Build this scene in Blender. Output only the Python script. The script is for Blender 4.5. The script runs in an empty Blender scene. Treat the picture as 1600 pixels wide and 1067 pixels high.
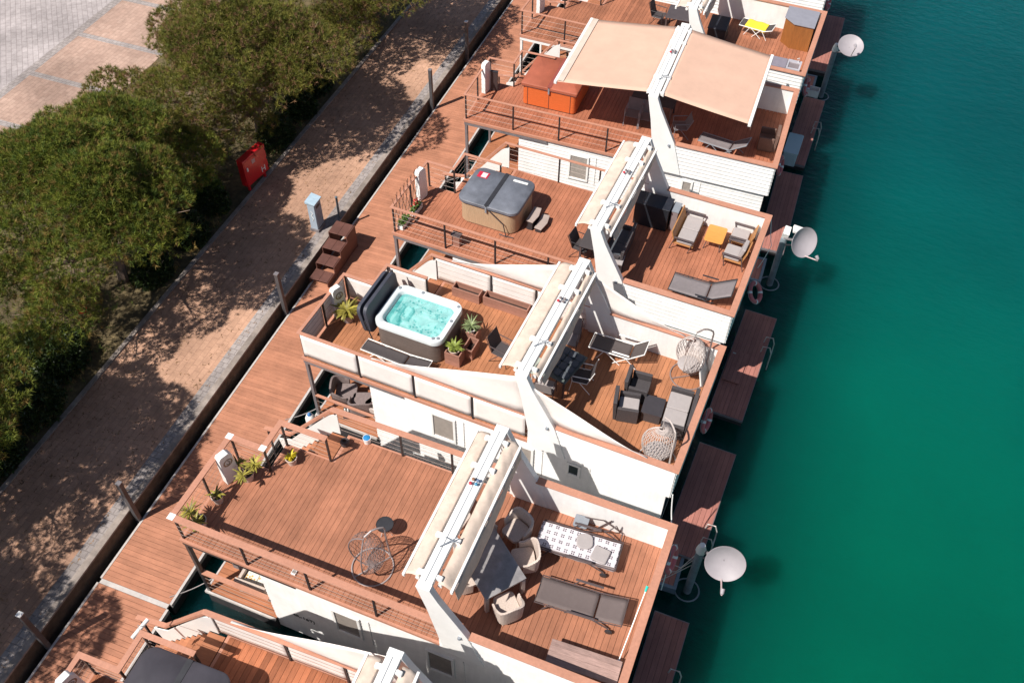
import bpy, math, random
import numpy as np
from mathutils import Vector, Matrix, Euler
random.seed(7); RNG = np.random.default_rng(11)
R = math.radians; PI = math.pi
S = bpy.context.scene; COL = S.collection
# ---------------- camera, sky, sun, exposure
cd = bpy.data.cameras.new('camera'); cam = bpy.data.objects.new('camera', cd); COL.objects.link(cam); S.camera = cam
cam.location = (11.2472, -8.721, 23.4999); cam.rotation_euler = (0.7079, -0.0128, 0.355)
cd.sensor_width = 36; cd.lens = 36 * 1465.7 / 1600; cd.clip_end = 3000
S.render.resolution_x = 1024; S.render.resolution_y = 682
SUN_EL = 52.0; SUN_AZ = 235.8            # direction towards the sun, degrees from +X counter-clockwise
w = bpy.data.worlds.new('World'); S.world = w; w.use_nodes = True
nt = w.node_tree; bg = nt.nodes['Background']; sk = nt.nodes.new('ShaderNodeTexSky')
sk.sky_type = 'NISHITA'; sk.sun_disc = False; sk.sun_elevation = R(SUN_EL); sk.sun_rotation = R(90 - SUN_AZ)
nt.links.new(sk.outputs[0], bg.inputs[0]); bg.inputs[1].default_value = 0.052
ld = bpy.data.lights.new('sun', 'SUN'); sun = bpy.data.objects.new('sun', ld); COL.objects.link(sun)
ld.energy = 4.6; ld.angle = R(0.5); ld.color = (1.0, 0.95, 0.88)
sdir = Vector((math.cos(R(SUN_AZ)) * math.cos(R(SUN_EL)), math.sin(R(SUN_AZ)) * math.cos(R(SUN_EL)), math.sin(R(SUN_EL))))
sun.rotation_euler = sdir.to_track_quat('Z', 'Y').to_euler()
S.view_settings.view_transform = 'Standard'; S.view_settings.look = 'None'; S.view_settings.gamma = 1
S.view_settings.exposure = 0.52

# ---------------- mesh helpers
class M:
    def __init__(s): s.v = []; s.f = []
    def add(s, vs, fs):
        n = len(s.v); s.v += [tuple(p) for p in vs]; s.f += [tuple(i + n for i in f) for f in fs]; return s
    def box(s, x0, x1, y0, y1, z0, z1):
        return s.add([(x0, y0, z0), (x1, y0, z0), (x1, y1, z0), (x0, y1, z0), (x0, y0, z1), (x1, y0, z1), (x1, y1, z1), (x0, y1, z1)],
                     [(0, 3, 2, 1), (4, 5, 6, 7), (0, 1, 5, 4), (1, 2, 6, 5), (2, 3, 7, 6), (3, 0, 4, 7)])
    def obox(s, c, d, e=(0, 0, 0)):
        n = len(s.v); s.box(-d[0] / 2, d[0] / 2, -d[1] / 2, d[1] / 2, -d[2] / 2, d[2] / 2)
        m = Matrix.Translation(c) @ Euler(e).to_matrix().to_4x4()
        for i in range(n, len(s.v)): s.v[i] = tuple(m @ Vector(s.v[i]))
        return s
    def prism(s, pts, a, b, ax='z'):
        def p(q, t): return (q[0], q[1], t) if ax == 'z' else ((q[0], t, q[1]) if ax == 'y' else (t, q[0], q[1]))
        n = len(pts); return s.add([p(q, a) for q in pts] + [p(q, b) for q in pts],
            [tuple(range(n))[::-1], tuple(range(n, 2 * n))] + [(i, (i + 1) % n, n + (i + 1) % n, n + i) for i in range(n)])
    def rr(s, cx, cy, w, d, r, z0, z1, k=4):
        return s.prism(rrect(cx, cy, w, d, r, k), z0, z1)
    def tube(s, path, r, n=6, closed=False):
        P = [Vector(p) for p in path]; N = len(P); vs = []; up = None
        rs = r if isinstance(r, (list, tuple)) else [r] * N
        for i, p in enumerate(P):
            if closed: t = P[(i + 1) % N] - P[i - 1]
            else: t = (P[min(i + 1, N - 1)] - P[max(i - 1, 0)])
            t = t.normalized() if t.length > 1e-9 else Vector((0, 0, 1))
            if up is None or abs(up.dot(t)) > .98: up = Vector((0, 0, 1)) if abs(t.z) < .9 else Vector((1, 0, 0))
            a = t.cross(up).normalized(); b = a.cross(t); up = b
            vs += [p + (a * math.cos(2 * PI * k / n) + b * math.sin(2 * PI * k / n)) * rs[i] for k in range(n)]
        fs = [(i * n + k, i * n + (k + 1) % n, (i + 1) * n + (k + 1) % n, (i + 1) * n + k) for i in range(N - 1) for k in range(n)]
        if closed: fs += [((N - 1) * n + k, (N - 1) * n + (k + 1) % n, (k + 1) % n, k) for k in range(n)]
        else: fs += [tuple(range(n))[::-1], tuple((N - 1) * n + k for k in range(n))]
        return s.add(vs, fs)
    def lathe(s, prof, n=20, c=(0, 0, 0), arc=None):
        vs = []; fs = []; full = arc is None; a0, a1 = arc or (0, 2 * PI); m = n if full else n + 1
        for r, z in prof: vs += [(c[0] + r * math.cos(a0 + (a1 - a0) * k / n), c[1] + r * math.sin(a0 + (a1 - a0) * k / n), c[2] + z) for k in range(m)]
        for i in range(len(prof) - 1):
            for k in range(n if full else n): fs.append((i * m + k, i * m + (k + 1) % m, (i + 1) * m + (k + 1) % m, (i + 1) * m + k))
        return s.add(vs, fs)
    def grid(s, f, nu, nv):
        vs = [f(i / nu, j / nv) for i in range(nu + 1) for j in range(nv + 1)]
        return s.add(vs, [(i * (nv + 1) + j, (i + 1) * (nv + 1) + j, (i + 1) * (nv + 1) + j + 1, i * (nv + 1) + j + 1) for i in range(nu) for j in range(nv)])
    def xf(s, m):
        s.v = [tuple(m @ Vector(p)) for p in s.v]; return s
def rrect(cx, cy, w, d, r, k=4):
    o = []
    for sx, sy, a in ((1, 1, 0), (-1, 1, 90), (-1, -1, 180), (1, -1, 270)):
        for i in range(k + 1):
            t = R(a + 90 * i / k); o.append((cx + sx * (w / 2 - r) + r * math.cos(t), cy + sy * (d / 2 - r) + r * math.sin(t)))
    return o
def strip(path, wd, z0, z1, m=None):
    """flat bar of width wd along a 2-D path with mitred corners"""
    m = m or M(); P = [Vector(p) for p in path]; L = []; Q = []
    for i in range(len(P)):
        d1 = (P[i] - P[i - 1]).normalized() if i > 0 else None; d2 = (P[i + 1] - P[i]).normalized() if i < len(P) - 1 else None
        if d1 is None: n = Vector((-d2.y, d2.x)); k = 1
        elif d2 is None: n = Vector((-d1.y, d1.x)); k = 1
        else:
            n1 = Vector((-d1.y, d1.x)); n2 = Vector((-d2.y, d2.x)); n = (n1 + n2).normalized(); k = 1 / max(.3, n.dot(n1))
        L.append(P[i] + n * wd / 2 * k); Q.append(P[i] - n * wd / 2 * k)
    N = len(P); vs = []
    for i in range(N): vs += [(L[i].x, L[i].y, z0), (Q[i].x, Q[i].y, z0), (Q[i].x, Q[i].y, z1), (L[i].x, L[i].y, z1)]
    fs = [(i * 4 + a, i * 4 + (a + 1) % 4, i * 4 + 4 + (a + 1) % 4, i * 4 + 4 + a) for i in range(N - 1) for a in range(4)]
    fs += [(3, 2, 1, 0), tuple((N - 1) * 4 + a for a in range(4))]
    return m.add(vs, fs)
def obj(name, mb, mat, parent=None, bevel=0, smooth=False, solid=0):
    me = bpy.data.meshes.new(name); me.from_pydata(mb.v, [], mb.f); me.update()
    import bmesh
    b = bmesh.new(); b.from_mesh(me); bmesh.ops.recalc_face_normals(b, faces=b.faces); b.to_mesh(me); b.free()
    me.materials.append(mat); o = bpy.data.objects.new(name, me); COL.objects.link(o)
    if parent: o.parent = parent
    if smooth:
        for p in me.polygons: p.use_smooth = True
    if solid:
        d = o.modifiers.new('solid', 'SOLIDIFY'); d.thickness = solid; d.offset = 0
    if bevel:
        d = o.modifiers.new('bevel', 'BEVEL'); d.width = bevel; d.segments = 2; d.limit_method = 'ANGLE'; d.angle_limit = R(40)
        for p in me.polygons: p.use_smooth = True
        try: me.set_sharp_from_angle(angle=R(50))
        except Exception: pass
        if hasattr(d, 'harden_normals'): d.harden_normals = True
    elif smooth:
        try: me.set_sharp_from_angle(angle=R(50))
        except Exception: pass
    return o
def tag(o, label, cat, group=None):
    o['label'] = label; o['category'] = cat
    if group: o['group'] = group
    return o
def struct(o): o['kind'] = 'structure'; return o
def stuff(o, label=None, cat=None):
    o['kind'] = 'stuff'
    if label: o['label'] = label; o['category'] = cat
    return o
def empty(name, loc, rz=0):
    o = bpy.data.objects.new(name, None); COL.objects.link(o); o.location = loc; o.rotation_euler = (0, 0, rz); o.empty_display_size = .2; return o

# ---------------- materials
MATS = {}
def node(nt, t, **k):
    n = nt.nodes.new(t)
    for a, b in k.items(): setattr(n, a, b)
    return n
def mat(name, col, rough=.6, var=.12, nscale=6, metal=0, bump=0, bscale=60, stretch=None, island=0, spec=.5, dirt=0, alpha=1, coat=0, transl=0, lattice=None):
    """procedural material: base colour with noise variation, per-island variation, optional grain stretch and bump"""
    if name in MATS: return MATS[name]
    m = bpy.data.materials.new(name); m.use_nodes = True; nt = m.node_tree; L = nt.links
    p = nt.nodes['Principled BSDF']; p.inputs['Roughness'].default_value = rough; p.inputs['Metallic'].default_value = metal
    p.inputs['Specular IOR Level'].default_value = spec
    if coat: p.inputs['Coat Weight'].default_value = coat
    tc = node(nt, 'ShaderNodeTexCoord'); mp = node(nt, 'ShaderNodeMapping'); L.new(tc.outputs['Object'], mp.inputs[0])
    if stretch: mp.inputs['Scale'].default_value = stretch
    n1 = node(nt, 'ShaderNodeTexNoise'); n1.inputs['Scale'].default_value = nscale; n1.inputs['Detail'].default_value = 6; n1.inputs['Roughness'].default_value = .65
    L.new(mp.outputs[0], n1.inputs['Vector'])
    mr = node(nt, 'ShaderNodeMapRange'); L.new(n1.outputs[0], mr.inputs[0]); mr.inputs[1].default_value = .3; mr.inputs[2].default_value = .7
    mr.inputs[3].default_value = 1 - var; mr.inputs[4].default_value = 1 + var
    last = mr.outputs[0]
    if island:
        g = node(nt, 'ShaderNodeNewGeometry'); m2 = node(nt, 'ShaderNodeMapRange'); L.new(g.outputs['Random Per Island'], m2.inputs[0])
        m2.inputs[3].default_value = 1 - island; m2.inputs[4].default_value = 1 + island
        mu = node(nt, 'ShaderNodeMath', operation='MULTIPLY'); L.new(last, mu.inputs[0]); L.new(m2.outputs[0], mu.inputs[1]); last = mu.outputs[0]
    if dirt:
        n3 = node(nt, 'ShaderNodeTexNoise'); n3.inputs['Scale'].default_value = 1.1; n3.inputs['Detail'].default_value = 8; n3.inputs['Roughness'].default_value = .7
        L.new(tc.outputs['Object'], n3.inputs['Vector'])
        m3 = node(nt, 'ShaderNodeMapRange'); L.new(n3.outputs[0], m3.inputs[0]); m3.inputs[1].default_value = .35; m3.inputs[2].default_value = .65
        m3.inputs[3].default_value = 1 - dirt; m3.inputs[4].default_value = 1 + dirt * .5
        mu = node(nt, 'ShaderNodeMath', operation='MULTIPLY'); L.new(last, mu.inputs[0]); L.new(m3.outputs[0], mu.inputs[1]); last = mu.outputs[0]
    vm = node(nt, 'ShaderNodeVectorMath', operation='SCALE'); vm.inputs[0].default_value = col[:3]; L.new(last, vm.inputs['Scale'])
    L.new(vm.outputs[0], p.inputs['Base Color'])
    if bump:
        n4 = node(nt, 'ShaderNodeTexNoise'); n4.inputs['Scale'].default_value = bscale; n4.inputs['Detail'].default_value = 3
        L.new(mp.outputs[0], n4.inputs['Vector']); bp = node(nt, 'ShaderNodeBump'); bp.inputs['Strength'].default_value = bump; bp.inputs['Distance'].default_value = .02
        L.new(n4.outputs[0], bp.inputs['Height']); L.new(bp.outputs[0], p.inputs['Normal'])
    if transl:
        tr = node(nt, 'ShaderNodeBsdfTranslucent'); mx = node(nt, 'ShaderNodeMixShader'); mx.inputs[0].default_value = transl
        L.new(vm.outputs[0], tr.inputs[0]); L.new(p.outputs[0], mx.inputs[1]); L.new(tr.outputs[0], mx.inputs[2]); L.new(mx.outputs[0], nt.nodes['Material Output'].inputs[0])
    if alpha < 1: p.inputs['Alpha'].default_value = alpha
    MATS[name] = m; return m
GR_V = (14, .9, 6); GR_U = (.9, 14, 6)
dk = lambda n, c, isl=.10: mat(n, c, .62, .16, 2.2, stretch=GR_V, island=isl, bump=.25, bscale=9, dirt=.22, spec=.3)
wood_deck = {
 'F': dk('deck boards reddish mixed', (.345, .122, .058), .28), 'A': dk('deck boards salmon', (.355, .150, .088), .09),
 'B': dk('deck boards orange brown', (.385, .162, .080), .12), 'C': dk('deck boards pink brown', (.39, .152, .086), .08),
 'D': dk('deck boards rose brown', (.38, .142, .080), .10), 'E': dk('deck boards brown', (.34, .135, .075), .16), 'G': dk('deck boards plain', (.38, .15, .09))}
porch_wood = mat('porch boards', (.38, .150, .075), .65, .18, 2.2, stretch=GR_U, island=.14, bump=.2, bscale=9, dirt=.15, spec=.3)
pont_wood = mat('walkway boards', (.43, .19, .115), .65, .14, 2.2, stretch=GR_U, island=.10, bump=.25, bscale=9, dirt=.2, spec=.3)
plat_wood = mat('platform boards', (.36, .15, .12), .65, .14, 2.2, stretch=GR_V, island=.10, bump=.2, bscale=9, dirt=.15, spec=.3)
cap_wood = mat('handrail wood', (.48, .23, .155), .55, .10, 5, stretch=(3, 3, 3), dirt=.12, bump=.1, spec=.35)
dark_sub = mat('dark joist void', (.03, .018, .014), .9)
white = mat('white painted cladding', (.80, .785, .77), .45, .055, 2.2, stretch=(4, 4, .5), dirt=.10, bump=.05, bscale=20)
white2 = mat('white painted metal', (.82, .81, .79), .35, .03, 3, dirt=.05)
cream = mat('cream canvas screen', (.86, .80, .76), .85, .04, 4, dirt=.04, bump=.12, bscale=5, transl=.12)
beige = mat('beige awning canvas', (.72, .475, .36), .85, .04, 1.5, dirt=.06, bump=.15, bscale=6, transl=.2)
beige2 = mat('rolled awning canvas', (.62, .50, .415), .85, .10, 5, dirt=.18, bump=.3, bscale=8)
blackm = mat('black painted steel', (.025, .022, .024), .45)
steel = mat('stainless cable', (.36, .27, .23), .5)
greym = mat('galvanised beam', (.24, .22, .23), .45, .15, 6, metal=.3, dirt=.2)
hullm = mat('dark hull', (.035, .03, .032), .6, .3, 4, dirt=.4)
stripm = mat('aluminium edge strip', (.62, .57, .54), .4, .1, 8, metal=.2, dirt=.15)
glassm = mat('shaded window blind', (.33, .29, .26), .25, .1, 6, coat=.5)
glassd = mat('dark window glass', (.06, .075, .075), .08, .1, 4, coat=.5)
bluem = mat('sliding door glass', (.10, .17, .22), .08, .1, 3, coat=.6)
conc = mat('quay concrete', (.30, .25, .22), .85, .2, 5, dirt=.35, bump=.4)
concw = mat('quay wall face', (.12, .085, .06), .9, .3, 5, dirt=.5, bump=.4)
redm = mat('red enamel', (.62, .012, .02), .35, .06, 5, coat=.4, dirt=.12)
lifered = mat('faded red foam ring', (.60, .15, .16), .6, .12, 8, dirt=.2)
greyplast = mat('grey plastic', (.22, .24, .27), .45, .08, 6)
darkplast = mat('dark plastic', (.03, .03, .035), .5, .2, 6)
wickb = mat('beige wicker', (.56, .46, .40), .75, .18, 40, bump=.6, bscale=120)
wickd = mat('dark wicker', (.060, .052, .055), .6, .25, 45, bump=.6, bscale=120)
cushg = mat('light grey cushion', (.35, .315, .31), .9, .05, 10, bump=.25, bscale=8)
cushd = mat('slate quilted cushion', (.075, .085, .10), .9, .12, 10, bump=.3, bscale=14)
sling = mat('taupe sling fabric', (.13, .10, .096), .8, .06, 12, dirt=.08, bump=.2, bscale=150)
slingd = mat('charcoal sling fabric', (.060, .050, .052), .75, .1, 12, dirt=.08)
slingg = mat('grey sling fabric', (.20, .175, .18), .8, .07, 12, dirt=.12)
frameb = mat('bronze aluminium frame', (.085, .062, .062), .45, .1, 8)
teak = mat('golden teak', (.40, .185, .065), .55, .15, 4, stretch=(1, 10, 4), bump=.15, bscale=9)
weath = mat('weathered wood bench', (.36, .235, .205), .75, .25, 4, stretch=(1, 12, 4), island=.12, dirt=.2, bump=.3, bscale=9)
planter = mat('brown planter boards', (.34, .165, .12), .7, .15, 4, stretch=(2, 2, 14), island=.1, dirt=.15)
soil = mat('potting soil', (.06, .035, .022), .95, .4, 30, bump=.8, bscale=60)
pot_w = mat('pale clay pot', (.55, .44, .38), .7, .1, 8, dirt=.15)
leafy = mat('yellow green leaves', (.30, .26, .045), .55, .35, 14, island=.45, transl=.2)
leafg = mat('green leaves', (.10, .17, .03), .5, .35, 14, island=.45, transl=.2)
flower = mat('red geranium petals', (.60, .02, .02), .6, .2, 10)
dishm = mat('weathered dish enamel', (.34, .31, .33), .55, .04, 4, dirt=.08)
yellow = mat('yellow towelling', (.85, .62, .04), .9, .08, 12, bump=.3, bscale=30)
# ---------------- houseboats
ZD = 2.81; ZR = 3.86
BOAT = {  # X, Y, yaw, length, beam
 'F': (.04, -6.94, .009, 11.12, 4.35), 'A': (-.05, -.91, -.025, 11.18, 4.32), 'B': (-.06, 5.28, -.057, 10.99, 4.38),
 'C': (.12, 10.93, -.055, 11.04, 4.56), 'D': (-.01, 17.32, .004, 11.14, 4.65), 'E': (-.05, 23.36, -.028, 11.22, 4.70), 'G': (.0, 29.8, 0, 11.15, 4.6)}
def bw(b, u, v, z=ZD):
    X, Y, T = BOAT[b][:3]; return (X + u * math.cos(T) - v * math.sin(T), Y + u * math.sin(T) + v * math.cos(T), z)
def onboat(name, b, u, v, z=ZD, r=0): return empty(name, bw(b, u, v, z), BOAT[b][2] + r)
def siding(ax, a0, a1, n, z0, z1, sgn, holes=()):
    """lapped horizontal boards along axis ax at offset n, facing sgn"""
    m = M(); k = max(1, round((z1 - z0) / .15)); h = (z1 - z0) / k; pr = [(n, z0), ]
    pr = [(n - sgn * .05, z0)]
    for i in range(k): pr += [(n + sgn * .022, z0 + i * h), (n, z0 + (i + 1) * h)]
    pr += [(n - sgn * .05, z1)]
    if ax == 'u': m.prism(pr, a0, a1, 'x')
    else: m.prism(pr, a0, a1, 'y')
    return m
def planks_v(m, u0, u1, vr, z0, z1, p=.14, gap=.0075):
    n = int(round((u1 - u0) / p)); p = (u1 - u0) / n
    for i in range(n):
        a = u0 + i * p; v0, v1 = vr(a + p / 2); m.box(a + gap / 2, a + p - gap / 2, v0, v1, z0, z1)
    return m
def planks_u(m, v0, v1, u0, u1, z0, z1, p=.14, gap=.009, seam=None):
    n = int(round((v1 - v0) / p)); p = (v1 - v0) / n
    for i in range(n):
        a = v0 + i * p; cuts = [u0, u1]
        if seam: cuts = [u0, u0 + (u1 - u0) * (.3 + .4 * ((i * 7) % 5) / 5), u1]
        for c0, c1 in zip(cuts, cuts[1:]): m.box(c0 + .002, c1 - .002, a + gap / 2, a + p - gap / 2, z0, z1)
    return m
def cloth(m, p00, p10, p11, p01, amp, nrm, nu=14, nv=5, ph=0, kx=3):
    p00, p10, p11, p01, nrm = map(Vector, (p00, p10, p11, p01, nrm))
    def f(s, t):
        p = (p00 * (1 - s) + p10 * s) * (1 - t) + (p01 * (1 - s) + p11 * s) * t
        return p + nrm * amp * (math.sin(PI * kx * s + ph) * math.sin(PI * t) * .7 + .3 * math.sin(9 * s + 5 * t + ph))
    return m.grid(f, nu, nv)
W1, W2, X1, X2 = 2.54, 3.40, 1.02, 2.40
def cables(path, par, zs=(3.02, 3.22, 3.42, 3.62)):
    m = M()
    for z in zs:
        for a, c in zip(path, path[1:]): m.tube([(a[0], a[1], z), (c[0], c[1], z)], .0045, 4)
    obj('cable_run', m, steel, par)
def post(u, v, par, z0=ZD, z1=3.82, mt=None, s=.024): obj('post', M().box(u - s, u + s, v - s, v + s, z0, z1), mt or blackm, par)
def window(par, u, z, wd, h, v=.10, mt=None):
    y = v - .045
    fr = M()
    for a, c, d, e in ((u - .07, u, z - .07, z + h + .07), (u + wd, u + wd + .07, z - .07, z + h + .07), (u, u + wd, z - .07, z), (u, u + wd, z + h, z + h + .07)):
        fr.box(a, c, y - .02, v, d, e)
    wn = obj('window', fr, white2, par, bevel=.006)
    obj('pane', M().box(u + .001, u + wd - .001, y + .012, v - .0, z + .001, z + h - .001), mt or glassm, wn)
    obj('shutter_rail', M().box(u + wd + .30, u + wd + .325, y + .01, v, z - .15, z + h + .12), white2, wn)
def houseboat(b, label, capw=.10, name='houseboat', windows=(), text=None, screens=False, farscreen=False, sails='', awn='roll', plates=False, detail=True, postmat=None, farcable=True, stairs=True):
    X, Y, T, L, W = BOAT[b]
    root = empty(name, (X, Y, 0), T); tag(root, label, 'houseboat', 'houseboats moored along the walkway')
    h = obj('hull', M().box(0, 2.14, .02, W - .02, -.75, -.05).box(2.14, L - .2, .16, W - .16, -.75, .0), hullm, root)
    obj('edge_strip', strip([(2.13, .0), (.0, .0), (.0, W), (2.13, W)], .05, -.06, .035), stripm, h)
    m = planks_u(M(), .04, W - .04, .03, 2.14, -.02, .03); obj('porch_deck', m, porch_wood, root)
    # walls of the cabin
    wl = obj('wall', siding('u', 2.12, L - .12, .10, -.44, 2.66, -1), white, root)
    wl2 = obj('wall', siding('u', 2.12, L - .12, W - .10, -.44, 2.66, 1), white, root)
    obj('wall', siding('v', .152, W - .152, 2.18, .04, 2.66, -1), white, root)
    rw = obj('wall', siding('v', .152, W - .152, L - .19, -.44, 2.66, 1), white, root)
    gd = M()
    for a in (.6, 1.65, 2.7): gd.box(L - .17, L - .155, a, a + 1.0, .15, 2.2)
    obj('sliding_door', gd, bluem, root)
    if detail:
        dr = obj('door', M().box(2.10, 2.16, 1.0, 1.9, .08, 2.1), white2, root, bevel=.01); obj('handle', M().box(2.06, 2.10, 1.75, 1.79, 1.0, 1.12), greym, dr)
    for wn in windows: window(root, *wn)
    if text:
        cu = bpy.data.curves.new('hull_number', 'FONT'); cu.body = text[0]; cu.size = .20; cu.extrude = .004; to = bpy.data.objects.new('t', cu); COL.objects.link(to)
        me = bpy.data.meshes.new_from_object(to.evaluated_get(bpy.context.evaluated_depsgraph_get())); bpy.data.objects.remove(to)
        me.materials.clear(); me.materials.append(blackm); o = bpy.data.objects.new('registration_number', me); COL.objects.link(o); o.parent = root
        o.rotation_euler = (PI / 2, 0, 0); o.location = (text[1], .076, text[2])
    # roof deck
    fr = M(); fr.box(2.2, L - .05, .13, W - .13, 2.665, 2.775)
    fr.box(.14, 2.2, .13, W1 - .06, 2.70, 2.772); fr.box(X1 + .06, 2.2, W1 - .06, W2 - .06, 2.70, 2.772)
    dk = obj('deck_frame', fr, dark_sub, root)
    fa = strip([(7.15, .06), (.04, .06), (.04, W1), (X1, W1), (X1, W2), (X2, W2), (X2, W - .06), (7.6, W - .06)], .12, 2.69, 2.79)
    obj('fascia', fa, cap_wood, root)
    def vr(u): return (.06, W1 - .0) if u < X1 else ((.06, W2) if u < X2 else (.06, W - .06))
    obj('deck_boards', planks_v(M(), .05, L - .06, vr, 2.776 if 0 else 2.792, ZD), wood_deck[b], root)
    # front carrying frame
    sf = M(); pm = postmat or greym
    sf.box(.02, 3.2, .012, .10, 2.56, 2.686); sf.box(.02, .10, .10, W1, 2.56, 2.686)
    obj('beam', sf, pm, root, bevel=.008)
    obj('support_post', M().box(.03, .13, .03, .13, .0, 2.56), pm, root, bevel=.008)
    obj('support_post', M().box(.03, .11, W1 - .12, W1 - .04, .0, 2.56), pm, root, bevel=.008)
    obj('support_post', M().box(X1 - .04, X1 + .04, W2 - .1, W2 - .02, .0, 2.69), blackm, root)
    # railings
    lo = [(7.06, .055), (.055, .055), (.055, W1), (X1, W1), (X1, W2), (X2 - .05, W2)]
    rl = obj('railing', strip(lo, capw, 3.822, ZR), cap_wood, root, bevel=.006)
    cables(lo, rl)
    for u, v in [(1.9, .055), (3.62, .055), (5.37, .055), (.08, .08), (.055, 1.30), (.08, W1), (X1, W1 + .02), (X1, W2), (X2 - .08, W2)]: post(u, v, rl)
    if plates:
        for u, v in [(.055, .055), (.055, W1), (X1, W1)]: obj('corner_plate', M().box(u - .085, u + .085, v - .085, v + .085, ZR, ZR + .006), white2, rl)
    far = [(2.02, W - .055), (7.1, W - .055)]
    r2 = obj('railing', strip(far, capw, 3.822, ZR), cap_wood, root, bevel=.006)
    if farcable: cables(far, r2)
    for u in (2.1, 3.98, 5.42): post(u, W - .055, r2)
    pr = obj('porch_rail', M().box(.12, 2.10, .02, .02 + capw * .85, 1.05 if 0 else 1.02, 1.055), cap_wood, root); cables([(.13, .05), (2.1, .05)], pr, (.25, .5, .76))
    # stairs
    if stairs:
        st = M(); n = 11; run = .222; u0 = -.32
        for i in range(n): st.box(u0 + i * run, u0 + (i + 1) * run + (.02 if i < n - 1 else .20), W2 + .06, W - .10, (i + 1) * ZD / n - .045, (i + 1) * ZD / n - (.0 if i < n - 1 else .002))
        sr = obj('staircase', st, porch_wood, root)
        # white side panel with stepped lower edge, on the far side
        pts = [(u0 + .3, 1.45), (.42, 1.62), (1.86, 3.52), (2.16, 3.70)]; pts += [(2.16, 2.85)]
        for i in range(n - 1, 1, -1): pts += [(u0 + i * run, (i + 1) * ZD / n + .02), (u0 + i * run, i * ZD / n + .02)]
        obj('side_panel', M().prism(pts, W - .085, W - .06, 'y'), white2, sr)
        hp = [(-.45, 1.72), (.42, 1.90), (1.98, 3.84), (2.04, 3.86), (2.04, 3.80), (.45, 1.85), (-.45, 1.67)]
        obj('stair_handrail', M().prism(hp, W - .12, W - .0, 'y'), cap_wood, sr)
        obj('post', M().box(-.36, -.31, W - .09, W - .04, .1, 1.68), blackm, sr)
        obj('stringer', M().prism([(u0, .1), (u0, .3), (2.0, 2.75), (2.2, 2.75), (2.2, 2.5), (u0 + .2, .05)], W2 + .0, W2 + .045, 'y'), porch_wood, sr)
    # parapet round the rear half
    p1 = [(7.9, .045), (L - .045, .045), (L - .045, W - .045), (7.35, W - .045)]
    pa = obj('parapet', strip(p1, .09, 2.80, 3.80), white, root)
    pc = obj('parapet', siding('u', 7.0, L - .02, .0, 2.60, 3.79, -1), white, root)
    obj('parapet', siding('v', .0, W, L - .0, 2.60, 3.79, 1), white, root)
    obj('parapet', siding('u', 7.0, L - .02, W, 2.60, 3.79, 1), white, root)
    obj('parapet_cap', strip([(7.76, .03), (L - .03, .03), (L - .03, W - .03), (7.7, W - .03)], .19, 3.802, 3.85), cap_wood, root, bevel=.006)
    # white portal: two raking fins and a cross beam
    leg = [(6.60, 5.50), (6.92, 5.50), (7.10, 5.06), (7.72, 3.86), (8.10, 2.62), (7.14, 2.62), (7.02, 3.3), (6.80, 4.6)]
    ar = obj('portal_frame', M().prism(leg, -.055, .10, 'y'), white2, root, bevel=.008)
    obj('portal_frame', M().prism(leg, W - .10, W + .055, 'y'), white2, root, bevel=.008)
    bm = obj('cross_beam', M().box(6.61, 6.91, .102, W - .102, 5.34, 5.498), white2, root, bevel=.008)
    obj('beam_groove', M().box(6.74, 6.755, .12, W - .12, 5.499, 5.506), greyplast, bm)
    for v in (.32, 1.25, W - 1.15, W - .35):
        obj('awning_bracket', M().prism([(6.88, 5.40), (7.05, 5.34), (7.05, 5.45), (7.02, 5.475), (6.88, 5.475)], v - .05, v + .05, 'y'), white2, bm, bevel=.005)
        obj('awning_bracket', M().prism([(6.64, 5.40), (6.47, 5.34), (6.47, 5.45), (6.50, 5.475), (6.64, 5.475)], v - .05, v + .05, 'y'), white2, bm, bevel=.005)
    obj('small_lamp', M().lathe([(0, .05), (.04, .05), (.05, 0), (.05, -.01)], 10, (7.55, -.07, 3.75)), greyplast, root)
    # awnings
    for sd in (-1, 1):
        if awn == 'open':
            hu, fu = (6.50, 3.32) if sd < 0 else (7.02, 9.97); v0, v1 = .30, W - .12; z0, z1 = 5.40, 5.02
            def f(s, t): return (hu + (fu - hu) * s, v0 + (v1 - v0) * t, z0 + (z1 - z0) * s - .022 * math.sin(PI * s) * (.6 + .4 * math.sin(PI * t)))
            aw = obj('awning', M().grid(f, 24, 16), beige, root, smooth=True, solid=.006)
            obj('front_bar', M().box(fu - .05, fu + .05, v0 - .05, v1 + .05, z1 - .07, z1 + .035), white2, aw, bevel=.01)
            for v in (v0 + .5, v1 - .5):
                mu = (hu + fu) / 2; dv = .55 if v < W / 2 else -.55
                obj('folding_arm', M().tube([(hu, v, z0 - .12), (mu, v + dv, (z0 + z1) / 2 - .16), (fu, v, z1 - .05)], .025, 6), white2, aw)
            obj('roller', M().tube([(hu - sd * .03, v0, z0 + .0), (hu - sd * .03, v1, z0 + .0)], .055, 10), white2, aw)
            if sd < 0: obj('valance', M().box(fu + .06, fu + .27, v0 + .02, v1 - .02, z1 + .055, z1 + .062), mat('faded awning edge', (.60, .50, .42), .85, .05, 3, dirt=.15), aw)
            else: obj('valance', M().grid(lambda s, t: (fu + .055 + .01 * math.sin(12 * t), v0 + (v1 - v0) * t, z1 - .05 - .16 * s), 2, 20), beige, aw, solid=.004)
        else:
            v0, v1 = .22, W - .18; big = b in 'AF'
            o, i = (.30, .02) if not big else (.28, .04)
            e0 = 6.60 if sd < 0 else 6.92
            def X_(d): return e0 + sd * d
            rn = random.Random(b + str(sd)); q = .42 if (sd < 0 and not big) else (.33 if sd < 0 else (.30 if big else .16))
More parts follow.
